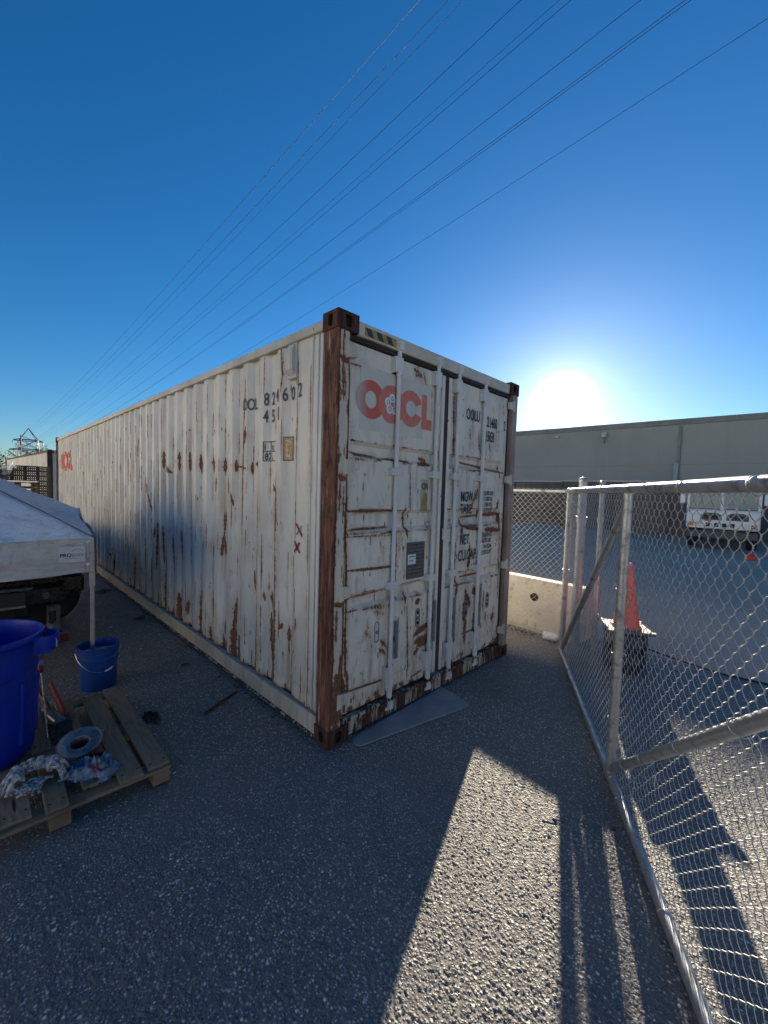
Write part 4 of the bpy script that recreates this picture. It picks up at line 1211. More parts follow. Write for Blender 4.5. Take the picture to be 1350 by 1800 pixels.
m.build('cone_body', q.m, cone, True)

# loose twigs and grass at the gate's foot
M_STRAW = m_simple("dry_straw", (0.30, 0.27, 0.20), 0.8, 0, 0.5, 80)
def straw(m):
    x, y = 2.72 + rr.gauss(0, .14), -.66 + rr.gauss(0, .10); a = rr.uniform(0, 6.28); l = rr.uniform(.03, .10)
    p = Vector((x, y, .004)); d = Vector((math.cos(a), math.sin(a), rr.uniform(.0, .35))) * l
    m.tube([p, p + d * .5 + Vector((0, 0, .006)), p + d], .0013, 3)
scatter(120, straw, 'dry_grass', M_STRAW, 'wisps of dry grass and straw on the asphalt under the gate', 'dry grass')
# joint line across the lot
m = MB()
pts = [(3.86, -.95), (3.78, -1.16), (3.70, -1.42), (3.64, -1.70), (3.68, -2.05), (3.75, -2.5), (3.9, -3.2)]
L_ = []
for i, (x, y) in enumerate(pts): L_.append([(x - .022, y, .008), (x + .024 + .012 * math.sin(i * 2), y, .008)])
m.grid(L_); tag(m.build('ground_crack', M_VOID, None), 'dark joint across the asphalt lot', None, None, 'structure')

# mat below the doors
mat_ = MB()
pl = []
cs = [(.185, -.02), (.165, -.115), (1.215, -.335), (1.285, .02)]
def rounded(cs, r=.05, n=6):
    out = []
    k = len(cs)
    for i in range(k):
        p = Vector((*cs[i], 0)); a = (Vector((*cs[i - 1], 0)) - p).normalized(); b = (Vector((*cs[(i + 1) % k], 0)) - p).normalized()
        rr_ = r if i != 3 else .02
        for t in range(n + 1):
            u = t / n
            q = p + a * rr_ * (1 - u) ** 2 + b * rr_ * u ** 2
            out.append((q.x, q.y))
    return out
mat_.prism(rounded(cs), .004, .013, 'z')
tag(mat_.build('rubber_mat', m_simple("grey_mat", (0.27, 0.285, 0.30), 0.55, 0, 0.25, 4, .0008, 160), None), 'flat grey mat with rounded corners on the asphalt below the container doors', 'mat')

# loose grit
def grit(m):
    x, y = rr.uniform(-1.7, 2.9), rr.uniform(-2.1, 2.6)
    if x > -.05 and y > -.05 and x < 2.5: return
    s = rr.uniform(.002, .0055) * (1.6 if rr.random() < .12 else 1)
    vs = [(x + s * a * rr.uniform(.7, 1.2), y + s * b * rr.uniform(.7, 1.2), .002 + s * (c + .8) * rr.uniform(.6, 1.0)) for a, b, c in ((1, 0, 0), (0, 1, 0), (-1, 0, 0), (0, -1, 0), (0, 0, 1), (0, 0, -1))]
    m.add(vs, [(0, 1, 4), (1, 2, 4), (2, 3, 4), (3, 0, 4), (1, 0, 5), (2, 1, 5), (3, 2, 5), (0, 3, 5)])
scatter(700, grit, 'grit', m_simple("grit_stone", (0.42, 0.40, 0.36), .8, 0, .6, 9), 'loose grit and small stones strewn over the asphalt', 'grit')
# ------------------------------------------------------------------ warehouse behind the lot
def m_wall():
    q = NT("warehouse_wall")
    n = q.noise(.22, 5, .6); s = q.noise(1.1, 4, .6, q.scale((1, 1, .12)))
    c = q.mix(q.ramp(n, .35, .65), (0.47, 0.42, 0.335), (0.42, 0.38, 0.31))
    c = q.mix(q.math('MULTIPLY', q.ramp(s, .5, .75), .3), c, (0.36, .325, .27))
    return q.fin(c, .85, 0, q.bump(q.noise(30, 4), .004), .2)
wh = empty('warehouse', (38.75, 0, 0), 0.040, "long plain grey warehouse behind the lot, its roof edge just below the sun", 'warehouse')
M_WALL = m_wall()
M_TRIM = m_simple("roof_trim", (0.33, 0.295, 0.235), .7, 0, .2, .8)
m = MB(); m.box(0, 38, -90, 70, 0, 7.72, 0); m.build('wall', M_WALL, wh)
m = MB(); m.box(-.10, 38.1, -90.1, 70.1, 7.72, 8.17, .02); m.build('roof_edge', M_TRIM, wh)
m = MB(); m.box(-.03, -.01, -90, 70, 4.50, 4.54, 0); m.build('wall_seam', m_simple('seam_tone', (0.40, 0.36, 0.29), .8), wh)
for y in (4.4, 34, -30):
    m = MB(); m.box(-.16, -.01, y - .08, y + .08, 0, 7.6, .02); dp = m.build('downpipe', M_TRIM, wh)
    m = MB(); m.box(-.26, -.005, y - .02, y + .30, 0, 4.6, .03); m.build('pipe_guard', m_simple("guard_grey", (.5, .5, .48), .7), dp)
m = MB(); m.box(-.35, -.01, 9.75, 10.15, 7.05, 7.45, .03); wl = m.build('wall_lamp', m_simple("lamp_housing", (.62, .6, .55), .5), wh)
m = MB(); m.box(-.30, -.02, 9.9, 9.98, 6.5, 7.05); m.build('lamp_bracket', M_TRIM, wl)
m = MB(); m.box(-.28, -.01, 13.9, 14.3, 7.2, 7.42, .03); m.build('wall_lamp', m_simple("lamp_housing_warm", (.7, .62, .45), .5), wh)

# dark wall between lot and warehouse, its cap coloured pale as a sunlit rim
def low_wall(y0, y1, label):
    e = empty('boundary_wall', (22.4, (y0 + y1) / 2, 0), .06, label, 'wall')
    L = y1 - y0
    m = MB(); m.box(0, .25, -L / 2, L / 2, 0, 2.52, .01); m.build('wall_panel', m_simple("dark_brown_wall", (0.16, 0.135, 0.115), .85, 0, .35, .5, .004), e)
    m = MB(); m.box(-.04, .29, -L / 2, L / 2, 2.52, 2.60, .01); m.build('wall_cap', m_simple("rim_light_cap", (0.55, 0.53, 0.5), .6), e)
    m = MB()
    n = int(L / 2.4)
    for k in range(n + 1): m.box(-.06, -.002, -L / 2 + k * L / n - .06, -L / 2 + k * L / n + .06, 0, 2.5, .01)
    m.build('wall_pier', m_simple("dark_pier", (0.12, 0.10, 0.09), .85), e)
low_wall(7.35, 16, "dark brown boundary wall with its cap painted as a sunlit rim, seen between container and hinge post")
low_wall(-30, 6.85, "long dark brown boundary wall behind the white truck and the gate")

# ------------------------------------------------------------------ white truck beyond the gate
trk = empty('white_truck', (17.0, -.45, 0), math.radians(183.5), "white cab-over utility truck parked beyond the gate, facing the camera", 'truck')
M_WHITE = m_simple("white_truck_paint", (0.74, 0.76, 0.77), .35, 0, .08, 4)
M_GLASS = NT("dark_window"); M_GLASS = M_GLASS.fin((0.085, 0.135, 0.15), .2, 0.0, None, .3)
M_WIND = NT('windshield_glass').fin((.20, .27, .28), .2, 0.0, None, .4)
M_DARK = m_simple("dark_chassis", (0.022, 0.022, 0.022), .7, 0, .4, 5)
W2 = 1.02
# local +x points to the camera side
m = MB()
m.box(-2.1, -.03, -W2, W2, .72, 1.42, .05)
m.box(-2.1, -.02, -W2, W2, 2.30, 2.48, .05)
for y in (-W2, W2 - .09): m.box(-.14, -.02, y, y + .09, 1.40, 2.32, .02)
m.box(-.12, -.02, -.06, .03, 1.40, 2.32, .015)
m.box(-2.1, -2.0, -W2, W2, 1.40, 2.32, .02)
for y in (-W2, W2 - .05): m.box(-2.0, -1.1, y, y + .05, 1.40, 2.32, .01)
m.build('cab', M_WHITE, trk)
for y0, y1 in ((-W2 + .09, -.06), (.03, W2 - .09)):
    m = MB(); m.box(-.085, -.07, y0, y1, 1.42, 2.30); w = m.build('windshield', M_WIND, trk)
    f = MB()
    for a, b, c, d in ((y0, y1, 1.42, 1.445), (y0, y1, 2.275, 2.30)): f.box(-.072, -.055, a, b, c, d)
    f.build('window_frame', M_DARK, w)
for y in (-W2 + .01, W2 - .03):
    m = MB(); m.box(-1.1, -.14, y, y + .02, 1.42, 2.30); m.build('side_window', M_GLASS, trk)
m = MB(); m.box(-.05, .0, -W2 + .02, W2 - .02, .74, 1.36, .02); pan = m.build('front_panel', M_WHITE, trk)
for y in (.42, -.30):
    arch = [(y - .30, 1.04), (y + .30, 1.04), (y + .29, 1.22), (y + .16, 1.30), (y - .16, 1.30), (y - .29, 1.22)]
    m = MB(); m.prism([(a, b) for a, b in arch], -.01, .012, 'x'); g = m.build('grille_opening', m_simple("grille_dark", (0.11, 0.12, 0.11), .6), pan)
    m = MB()
    for k in range(2): m.box(.010, .02, y - .2 + k * .22, y - .02 + k * .22, 1.10, 1.22); 
    m.build('grille_vent', M_DARK, g)
for y in (.30, .08, -.14, -.38):
    m = MB(); m.box(-.01, .012, y - .06, y + .06, .80, .94, .01); m.build('panel_slot', M_DARK, pan)
M_AMBER = m_simple("amber_lens", (0.55, 0.20, 0.05), .25); M_LENS = m_simple("clear_lens", (0.7, 0.7, 0.65), .2); M_CHROME = m_galv("chrome", (.6, .6, .6), (.5, .5, .5), .25, 1)
for y, lm in ((.86, M_AMBER), (-.86, M_AMBER), (.68, M_LENS), (-.66, M_LENS)):
    m = MB(); m.box(-.01, .025, y - .075, y + .075, .80, .94, .01); b = m.build('headlight' if lm is M_LENS else 'indicator', lm, trk)
    m = MB()
    for a, c, d, e_ in ((-.09, .09, .785, .80), (-.09, .09, .94, .955), (-.09, -.075, .80, .94), (.075, .09, .80, .94)): m.box(-.005, .03, y + a, y + c, d, e_)
    m.build('lamp_bezel', M_CHROME, b)
m = MB(); m.box(-.02, .012, -.48, -.28, 1.0, 1.05); m.build('number_badge', m_simple("red_badge", (.5, .06, .05), .5), pan)
m = MB(); m.box(-.30, .05, -W2 + .05, W2 - .05, .40, .66, .03); m.box(-3.6, -.1, -.5, .5, .45, .70, .02); m.build('bumper', m_simple("grey_bumper", (0.10, 0.105, 0.09), .6, 0, .3, 6), trk)
m = MB()
for y in (-W2 - .22, W2 + .05): m.box(-.16, -.04, y, y + .17, 1.60, 2.0, .03); m.tube([(-.1, y + .08, 2.0), (-.1, (W2 - .02) * (1 if y > 0 else -1), 2.2)], .015, 6)
m.build('mirror', M_WHITE, trk)
m = MB(); m.box(-4.6, -2.14, -W2, W2, .75, 1.15, .03); m.box(-4.6, -4.5, -W2, W2, 1.1, 2.3, .03); m.build('cargo_bed', M_WHITE, trk)
M_TYRE = m_simple("tyre_rubber", (0.018, 0.018, 0.018), .8, 0, .3, 30)
def wheel(parent, x, y, r, w, name='wheel'):
    m = MB(); prof = [(r * .55, -w / 2), (r * .9, -w / 2), (r, -w * .36), (r, w * .36), (r * .9, w / 2), (r * .55, w / 2)]
    m.lathe(prof, n=28); m.v = [(a + x, c + y, b + r) for a, b, c in m.v]
    t = m.build(name, M_TYRE, parent, True)
    m = MB(); m.lathe([(r * .1, -w * .5), (r * .56, -w * .46), (r * .56, w * .46), (r * .1, w * .5)], n=20); m.v = [(a + x, c + y, b + r) for a, b, c in m.v]
    m.build('rim', M_CHROME, t, True)
for x in (-.75, -3.6):
    for y in (-W2 + .18, W2 - .18): wheel(trk, x, y, .43, .28)
# red petrol can beside it
can = empty('fuel_can', (14.55, -1.38, 0), .4, "small red fuel can on the asphalt in front of the white truck", 'fuel can')
M_REDP = m_simple("red_plastic", (0.62, 0.035, 0.03), .4, 0, .15)
m = MB(); m.box(-.12, .12, -.17, .17, 0, .27, .03); m.build('can_body', M_REDP, can)
m = MB(); m.tube([(0, -.11, .26), (0, -.10, .33), (0, .05, .34), (0, .07, .26)], .018, 8); m.build('handle', M_REDP, can, True)
m = MB(); m.tube([(0, .11, .25), (0, .15, .34)], .025, 10); m.build('spout', M_DARK, can, True); can.scale = (.68, .68, .68)

# ------------------------------------------------------------------ second container far behind
def far_container():
    a = math.radians(3.0)
    e = empty('shipping_container', (.43, 18.0, 0), a, "grey corrugated container with a rusty corner post, far behind the black crates", 'shipping container')
    m = MB()
    ks = [0.1 + i * .07 for i in range(int(12.0 / .07))]
    vs = []
    for i, k in enumerate(ks):
        d = .03 + (0, .036, .036, 0)[i % 4]
        vs += [(d, k, .16), (d, k, 2.80)]
    m.add(vs, [(2 * i, 2 * i + 2, 2 * i + 3, 2 * i + 1) for i in range(len(ks) - 1)])
    m.build('side_panel', M_SIDE, e)
    m = MB(); m.box(.10, 2.34, .05, .10, .16, 2.78); m.box(.05, 2.39, 12.05, 12.1, .16, 2.78); m.box(2.37, 2.40, .1, 12.1, .16, 2.78); m.build('end_panel', M_SIDE, e)
    for x in (0, 2.288):
        for y in (0, 12.04):
            m = MB(); m.box(x, x + .15, y, y + .15, 0, 2.896, .01); m.build('corner_post', M_CAST, e)
    m = MB(); m.box(.01, .08, .15, 12.04, 2.79, 2.87, .005); m.box(2.36, 2.43, .15, 12.04, 2.79, 2.87, .005); m.box(.15, 2.29, .01, .09, 2.74, 2.88, .005); m.build('top_rail', M_SILL, e)
    m = MB(); m.box(.01, .08, .15, 12.04, .02, .16, .005); m.box(.15, 2.29, .01, .09, .02, .16, .005); m.build('bottom_rail', M_SILL, e)
    m = MB(); m.box(.06, 2.38, .06, 12.1, 2.80, 2.86); m.build('roof', M_RAIL, e)
    m = MB(); m.box(.7, .95, .02, .049, 2.45, 2.62, .004); m.build('door_plate', M_STRAP, e)
    vs, fs = text_geo("4361", .16, .7, .001)
    m = MB(); m.add([(.028, .95 - u, 2.30 + v) for u, v in vs], fs); m.build('lettering', M_INK, e, recalc=False)
far_container()

# ------------------------------------------------------------------ black crates and timber behind the container
M_CRATE = m_simple("black_crate_plastic", (0.016, 0.016, 0.018), .5, 0, .3, 12)
def crate_mesh(w, d, h):
    m = MB()
    t = .019
    nx, nz = 6, 2
    for y in (0, d - t):
        for k in range(nx + 1): m.box(k * (w - t) / nx, k * (w - t) / nx + t, y, y + t, 0, h)
        for k in range(nz + 1): m.box(0, w, y - .002, y + t + .002, k * (h - t * 1.6) / nz, k * (h - t * 1.6) / nz + t * 1.6)
    for x in (0, w - t):
        for k in range(5): m.box(x, x + t, k * (d - t) / 4, k * (d - t) / 4 + t, 0, h)
        for k in range(nz + 1): m.box(x - .002, x + t + .002, 0, d, k * (h - t * 1.6) / nz, k * (h - t * 1.6) / nz + t * 1.6)
    m.box(0, w, 0, d, .0, .006)
    return m
cw, cd_, ch = .298, .40, .152
base_crate = crate_mesh(cw - .006, cd_, ch - .002).build('plastic_crate', M_CRATE)
CRG = 'stacked black slatted crates behind the container'
first = True
def put_crate(x, y, z, label):
    global first
    o = base_crate if first else base_crate.copy()
    if not first: COL.objects.link(o)
    first = False
    o.location = (x, y, z); o.rotation_euler = (0, 0, .03)
    tag(o, label, 'crate', CRG)
for k in range(14): put_crate(-.175, 14.2, k * ch + .02, 'black slatted crate in the tall stack against the rusty rear post of the container')
for c in range(3):
    for k in range(3 if c < 2 else 2): put_crate(-.175 - (c + 1) * cw, 14.2, 1.694 + k * ch, 'black slatted crate stacked on the brown timber pile')
M_TIMBER = m_simple("brown_timber", (0.12, 0.078, 0.05), .8, 0, .45, 6, .002)
M_TIMBER2 = m_simple("dark_timber", (0.085, 0.055, 0.036), .8, 0, .4, 6, .002)
tp = empty('timber_pile', (-1.08, 14.1, 0), .03, "pile of brown timber pallets carrying black crates, behind the canopy", 'timber pile')
for k in range(10):
    z = k * .166
    m = MB()
    m.box(0, .89, 0, .9, z + .135, z + .158, .003); m.box(0, .89, 0, .9, z + .006, z + .026, .003)
    for x in (0, .40, .80): m.box(x, x + .09, .01, .89, z + .026, z + .135, .003)
    m.build('pallet_layer', M_TIMBER if k % 3 else M_TIMBER2, tp)
# plastic film over the crates
m = MB(); P = []
for i in range(12):
    row = []
    for j in range(9):
        x = -1.02 + i * .028; zz = 2.16 - .30 * (j / 8) ** 1.2 * (1 if i < 8 else .3)
        row.append((x + .03 * math.sin(j * 1.3 + i), 14.1 - .03 - .10 * (j / 8) + .03 * math.sin(i * 1.9 + j * .7), zz + .02 * math.sin(i * 2.3) + (.10 if i > 8 and j == 0 else 0)))
    P.append(row)
m.grid(P)
M_FILM = NT("plastic_film"); nfl = M_FILM.noise(14, 4)
M_FILM.fin((.62, .64, .66), .3, 0, M_FILM.bump(nfl, .01), .5); M_FILM.b.inputs['Alpha'].default_value = .35
tag(m.build('plastic_film', M_FILM.m, None, True), 'torn translucent plastic film draped over the left end of the black crates', 'plastic film')
m = MB(); m.box(-.02, .16, 0, .02, 0, 1.10, .005); m.box(-.02, .16, -.01, .03, 1.10, 1.13, .005)
o = m.build('cream_board', m_simple("cream_board_paint", (0.80, 0.70, 0.50), .6), None); o.location = (-.26, 13.7, 0); o.rotation_euler = (-.04, .06, .2)
tag(o, 'cream board leaning by the foot of the black crates', 'board')

# ------------------------------------------------------------------ power lines, tower and pole
TX, TY = 21.5, 299.0
M_CABLE = m_simple("dark_cable", (0.03, 0.035, 0.045), .6)
wires = [(17.02, 14.7, .0727, .00016), (18.16, 13.5, .0735, .000165), (18.76, 12.9, .076, .000165), (20.98, 10.5, .0845, .00017), (22.48, 8.9, .085, .00018),
         (22.92, 8.5, .0885, .00018), (25.61, 5.6, .088, .00017), (27.30, 3.7, .0945, .00020), (27.52, 3.6, .0945, .00020), (31.64, .5, .107, .00025)]
CL = ["steepest and highest of the overhead cables, crossing at the far left of the fan",
      "second overhead cable from the left of the fan", "faint thin overhead cable, third from the left of the fan",
      "lone overhead cable in the middle gap, fourth from the left", "faint overhead cable close beside a darker one, fifth from the left",
      "dark overhead cable right beside a fainter one, sixth from the left", "lone overhead cable, seventh from the left, before the tight pair",
      "left cable of the tight double pair overhead", "right cable of the tight double pair overhead", "lowest overhead cable, running just above the container's near corner"]
for i, (x0, y0, a, b) in enumerate(wires):
    pts = []
    for y in np.concatenate([np.linspace(-70, 60, 27), np.linspace(70, TY, 24)]):
        s = y - y0
        pts.append((x0 - .008 * s, y, 30 - a * s + b * s * s if s > 0 else 30 - a * s * .8))
    m = MB(); m.tube(pts, .0155 if i not in (2, 4) else .011, 5)
    tag(m.build('power_line', M_CABLE, None, True), CL[i], 'cable', 'overhead power lines')
M_STEEL = m_simple("tower_steel", (0.13, 0.14, 0.15), .6, .3, .2, 1)
tw = empty('pylon', (TX, TY, 0), .05, "tall steel lattice pylon far beyond the containers, carrying the overhead cables", 'pylon')
def bar_(m, a, b, r=.16): m.tube([a, b], r, 4)
m = MB()
hw = 4.0
for sx in (-1, 1):
    for sy in (-1, 1): bar_(m, (sx * 5.5, sy * 3.2, 0), (sx * 3.6, sy * 2.0, 23.4), .24)
for z0, z1 in ((0, 8), (8, 13.5), (13.5, 18.2), (18.2, 23.4)):
    for sy in (-1, 1):
        f = lambda z: 5.5 - 1.9 * z / 23.4
        bar_(m, (-f(z0), sy * 2.2, z0), (f(z1), sy * 2.2, z1)); bar_(m, (f(z0), sy * 2.2, z0), (-f(z1), sy * 2.2, z1))
        bar_(m, (-f(z1), sy * 2.2, z1), (f(z1), sy * 2.2, z1))
m.build('lattice_body', M_STEEL, tw)
m = MB()
for sy in (-1, 1): bar_(m, (-3.6, sy * 2, 23.4), (0, 0, 29.6), .2); bar_(m, (3.6, sy * 2, 23.4), (0, 0, 29.6), .2)
m.build('peak', M_STEEL, tw)
for z, w in ((22.6, 6.4), (17.4, 8.0)):
    m = MB()
    for sy in (-1, 1): bar_(m, (-w, 0, z), (-3.6, sy * 2, z + 1.0)); bar_(m, (w, 0, z), (3.6, sy * 2, z + 1.0)); bar_(m, (-w, 0, z), (w, 0, z), .22); bar_(m, (-w, 0, z + .2), (-3.8, 0, z + 1.0), .2); bar_(m, (w, 0, z + .2), (3.8, 0, z + 1.0), .2)
    arm = m.build('cross_arm', M_STEEL, tw)
    m = MB()
    for x in (-w, -w + 2, w - 2, w): bar_(m, (x, 0, z), (x - .35, -.4, z - 1.9), .22)
    m.build('insulator', M_STEEL, arm)
pole = empty('utility_pole', (6.3, 118, 0), .1, "thin utility pole with short crossarms left of the pylon", 'utility pole')
m = MB(); m.tube([(0, 0, 0), (0, 0, 11.3)], [.17, .12], 8); m.build('pole_shaft', M_STEEL, pole)
for z in (11.0, 9.3, 7.8):
    m = MB(); m.tube([(0, 0, z), (1.1, 0, z - .25), (1.6, 0, z - .5)], .05, 5); m.build('cross_arm', M_STEEL, pole)

# trees far left and behind
M_FOL = m_simple("dark_foliage", (0.035, 0.055, 0.03), .9, 0, .5, 1.2, spec=.1)
M_BARK = m_simple("bark", (0.09, 0.07, 0.05), .9, 0, .4, 3)
def tree(name, x, y, h, r, label, leafy, seed):
    rg = random.Random(seed)
    e = empty(name, (x, y, 0), 0, label, 'tree', None)
    m = MB(); m.tube([(0, 0, 0), (.1, 0, h * .5), (0, .1, h * .8)], [h * .03, h * .02, h * .006], 7)
    tips = []
    for k in range(26):
        z = h * rg.uniform(.3, .75); a = rg.uniform(0, 6.28); l = r * rg.uniform(.6, 1.1)
        p1 = (math.cos(a) * l * .5, math.sin(a) * l * .5, z + l * .3); p2 = (math.cos(a) * l, math.sin(a) * l, min(h, z + l * .7))
        m.tube([(0, 0, z), p1, p2], [h * .008, h * .005, h * .002], 4); tips.append(p2)
        if not leafy:
            for j in range(7):
                b = a + rg.uniform(-1, 1); ll = l * rg.uniform(.2, .5)
                m.tube([p1 if j % 2 else p2, (p1[0] + math.cos(b) * ll, p1[1] + math.sin(b) * ll, p1[2] + ll * rg.uniform(.3, 1.2))], [h * .003, h * .0015], 3)
    m.build('trunk', M_BARK, e)
    if leafy:
        m = MB()
        for k in range(1900):
            t = rg.choice(tips); p = Vector(t) * rg.uniform(.55, 1.1) + Vector((rg.gauss(0, r * .16), rg.gauss(0, r * .16), rg.gauss(h * .05, h * .07)))
            s = h * rg.uniform(.012, .03)
            n1 = Vector((rg.gauss(0, 1), rg.gauss(0, 1), rg.gauss(0, 1))).normalized(); n2 = n1.orthogonal().normalized(); n3 = n1.cross(n2)
            m.add([p - n2 * s, p - n3 * s * .6, p + n2 * s, p + n3 * s * .6], [(0, 1, 2, 3)])
        m.build('crown', M_FOL, e, recalc=False)
tree('leafy_tree', .35, 62, 4.2, 1.5, "dark leafy tree at the far left edge beyond the canopy", True, 4)
tree('bare_tree', 9.6, 150, 11.5, 5.0, "pale bare tree below the pylon, above the far container's roof", False, 8)
tree('leafy_tree', -1.7, 44, 3.2, 1.1, "dark low tree left of the far container", True, 6)

# unseen hall added behind the viewer: its pale sunlit wall throws light back on the container
back_bounce = empty('bounce_hall', (-17, 27, 0), -.28, "unseen pale hall added behind the viewer to bounce sunlight", 'hall')
m = MB(); m.box(-20, 0, -34, 34, 0, 8.2, 0); m.build('wall', m_simple("bounce_hall_wall", (0.62, 0.58, 0.50), .8, 0, .12, .5), back_bounce)
m = MB(); m.box(-20.1, .12, -34.1, 34.1, 8.2, 8.6, .03); m.build('roof_edge', M_TRIM, back_bounce)
for k in range(5):
    m = MB(); m.box(.0, .06, -28 + k * 13, -23.5 + k * 13, 0, 4.2, .02); m.build('roller_door', m_simple("roller_door_grey", (0.45, 0.46, 0.47), .5, 0, .1, 2), back_bounce)

south_bounce = empty('south_bounce_hall', (5, -43, 0), R(72), "unseen long cream hall added behind the viewer to bounce warm light", 'hall')  # second unseen hall, added to bounce warm light onto the doors
m = MB(); m.box(-18, 0, -26, 26, 0, 7.4, 0); m.build('wall', m_simple("south_bounce_wall", (0.64, 0.58, 0.48), .8, 0, .12, .5), south_bounce)
m = MB(); m.box(-18.1, .12, -26.1, 26.1, 7.4, 7.8, .03); m.build('roof_edge', M_TRIM, south_bounce)
# ------------------------------------------------------------------ pop-up canopy on the left
def m_fabric(name, c1, c2, trans=.0, rough=.75):
    q = NT(name)
    n = q.noise(2.2, 5, .6); f = q.noise(11, 5, .65, q.scale((1, 1, 2.5)))
    c = q.mix(q.ramp(n, .35, .65), c1, c2)
    c = q.mix(q.math('MULTIPLY', q.ramp(f, .50, .70), .55), c, tuple(x * .55 for x in c2))
    h = q.math('ADD', q.noise(5, 4, .6, dist=1.2), q.math('MULTIPLY', q.noise(300, 2), .05))
    return q.fin(c, rough, 0, q.bump(h, .045, .8), .25)
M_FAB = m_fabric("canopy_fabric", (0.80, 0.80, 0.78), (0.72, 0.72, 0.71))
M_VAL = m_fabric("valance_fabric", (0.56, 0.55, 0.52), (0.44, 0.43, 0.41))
ca = R(-6)
can_ = empty('pop_up_canopy', (-.925, 2.065, 0), ca, "grubby white pop up canopy with printed valance, its near leg standing in the blue bucket", 'canopy')
CS = 2.95           # local x from -CS to 0, y from 0 to CS
EV = {'FR': 1.275, 'BR': 1.37, 'FL': 1.22, 'BL': 1.34}
def eave(u, v):     # u 0..1 from right to left, v 0..1 front to back
    return (EV['FR'] * (1 - u) + EV['FL'] * u) * (1 - v) + (EV['BR'] * (1 - u) + EV['BL'] * u) * v
def roof_z(u, v):
    r = max(abs(2 * u - 1), abs(2 * v - 1))
    sag = .115 * math.sin(math.pi * r) * (abs(abs(2 * u - 1) - abs(2 * v - 1)) ** .7)
    wr = .016 * math.sin(9 * u + 4 * v) * math.sin(13 * v - 3 * u) * (1 - r * .5) + .008 * math.sin(31 * u - 17 * v + 2 * math.sin(9 * v)) * math.sin(math.pi * r)
    # slack fabric pouch along the right edge
    p = -.10 * math.exp(-((v - .62) / .16) ** 2) * math.exp(-((u - .09) / .10) ** 2)
    lip = .05 * math.exp(-((v - .80) / .10) ** 2) * math.exp(-(u / .05) ** 2)
    return eave(u, v) + .90 * (1 - r) ** 1.05 - sag + wr + p + lip
N_ = 56
m = MB(); P = []
for i in range(N_ + 1):
    P.append([(-CS * i / N_, CS * j / N_, roof_z(i / N_, j / N_)) for j in range(N_ + 1)])
m.grid(P); m.build('canopy_roof', M_FAB, can_, True, angle=60)
m = MB()
def hem(t, side):
    return .285 + .012 * math.sin(t * 7 + side) + .02 * t * (1 if side == 0 else .3)
for side in range(4):
    rows = []
    for k in range(61):
        t = k / 60
        if side == 0: u, v, n = t, 0, (0, -1)
        elif side == 1: u, v, n = 0, t, (1, 0)
        elif side == 2: u, v, n = t, 1, (0, 1)
        else: u, v, n = 1, t, (-1, 0)
        x, y = -CS * u, CS * v; z0 = roof_z(u, v) + .004
        row = []
        h = hem(t, side)
        for j in range(9):
            f = j / 8
            w = .014 + .016 * math.sin(t * 33 + 5 * f + side) * f * min(1, t * 6) + .016 * math.sin(f * 11 + t * 9 + 1.5 * math.sin(t * 14)) * min(1, .25 + t * 3)
            row.append((x + n[0] * w, y + n[1] * w, z0 - h * f))
        rows.append(row)
    m.grid(rows)
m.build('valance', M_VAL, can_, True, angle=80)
m = MB()
for k in range(61):
    pass
m.tube([(0.012, -.004, 1.275), (.014, -.006, 1.13), (.012, -.004, .985)], .006, 6)
m.tube([(-CS * .5 * t, CS * .5 * t, roof_z(.5 * t, .5 * t) + .004) for t in np.linspace(0, 1, 12)], .004, 5)
m.build('seam', m_simple("seam_grey", (0.10, 0.11, 0.12), .7), can_)
# printed patch on the valance
PY = -.030
def vpatch(x0, x1, z0, z1): return [(x0, PY, z0), (x1, PY, z0), (x1, PY - .001, z1), (x0, PY - .001, z1)]
m = MB(); m.box(-.235, -.062, PY - .0006, PY + .004, 1.083, 1.212); vp = m.build('printed_patch', m_simple("patch_white", (0.56, 0.58, 0.60), .6, 0, .1), can_)
def vtext(s, x, z, size, sx, mat, bold):
    vs, fs = text_geo(s, size, sx, bold)
    m = MB(); m.add([(x + a, PY - .0022, z + b) for a, b in vs], fs); w = max(a for a, b in vs)
    m.build('patch_lettering', mat, vp, recalc=False); return x + w
M_NAVY = m_simple("navy_print", (0.02, 0.03, 0.09), .5)
M_GREYT = m_simple("grey_print", (0.20, 0.21, 0.23), .5)
xe = vtext("PRO", -.228, 1.128, .040, 1.0, M_NAVY, .0012)
vtext("SHADE", xe + .001, 1.129, .034, .76, M_GREYT, .0005)
m = MB()
for (a, b), (c, d) in (((-.150, 1.170), (-.112, 1.190)), ((-.112, 1.190), (-.074, 1.170))):
    m.add([(a, PY - .002, b), (c, PY - .002, d), (c, PY - .002, d + .005), (a, PY - .002, b + .005)], [(0, 1, 2, 3)])
m.build('patch_roofline', m_simple("ochre_print", (0.36, 0.25, 0.10), .5), vp, recalc=False)
m = MB(); m.box(-.19, -.11, PY - .002, PY - .0014, 1.112, 1.115); m.build('patch_rule', M_GREYT, vp)
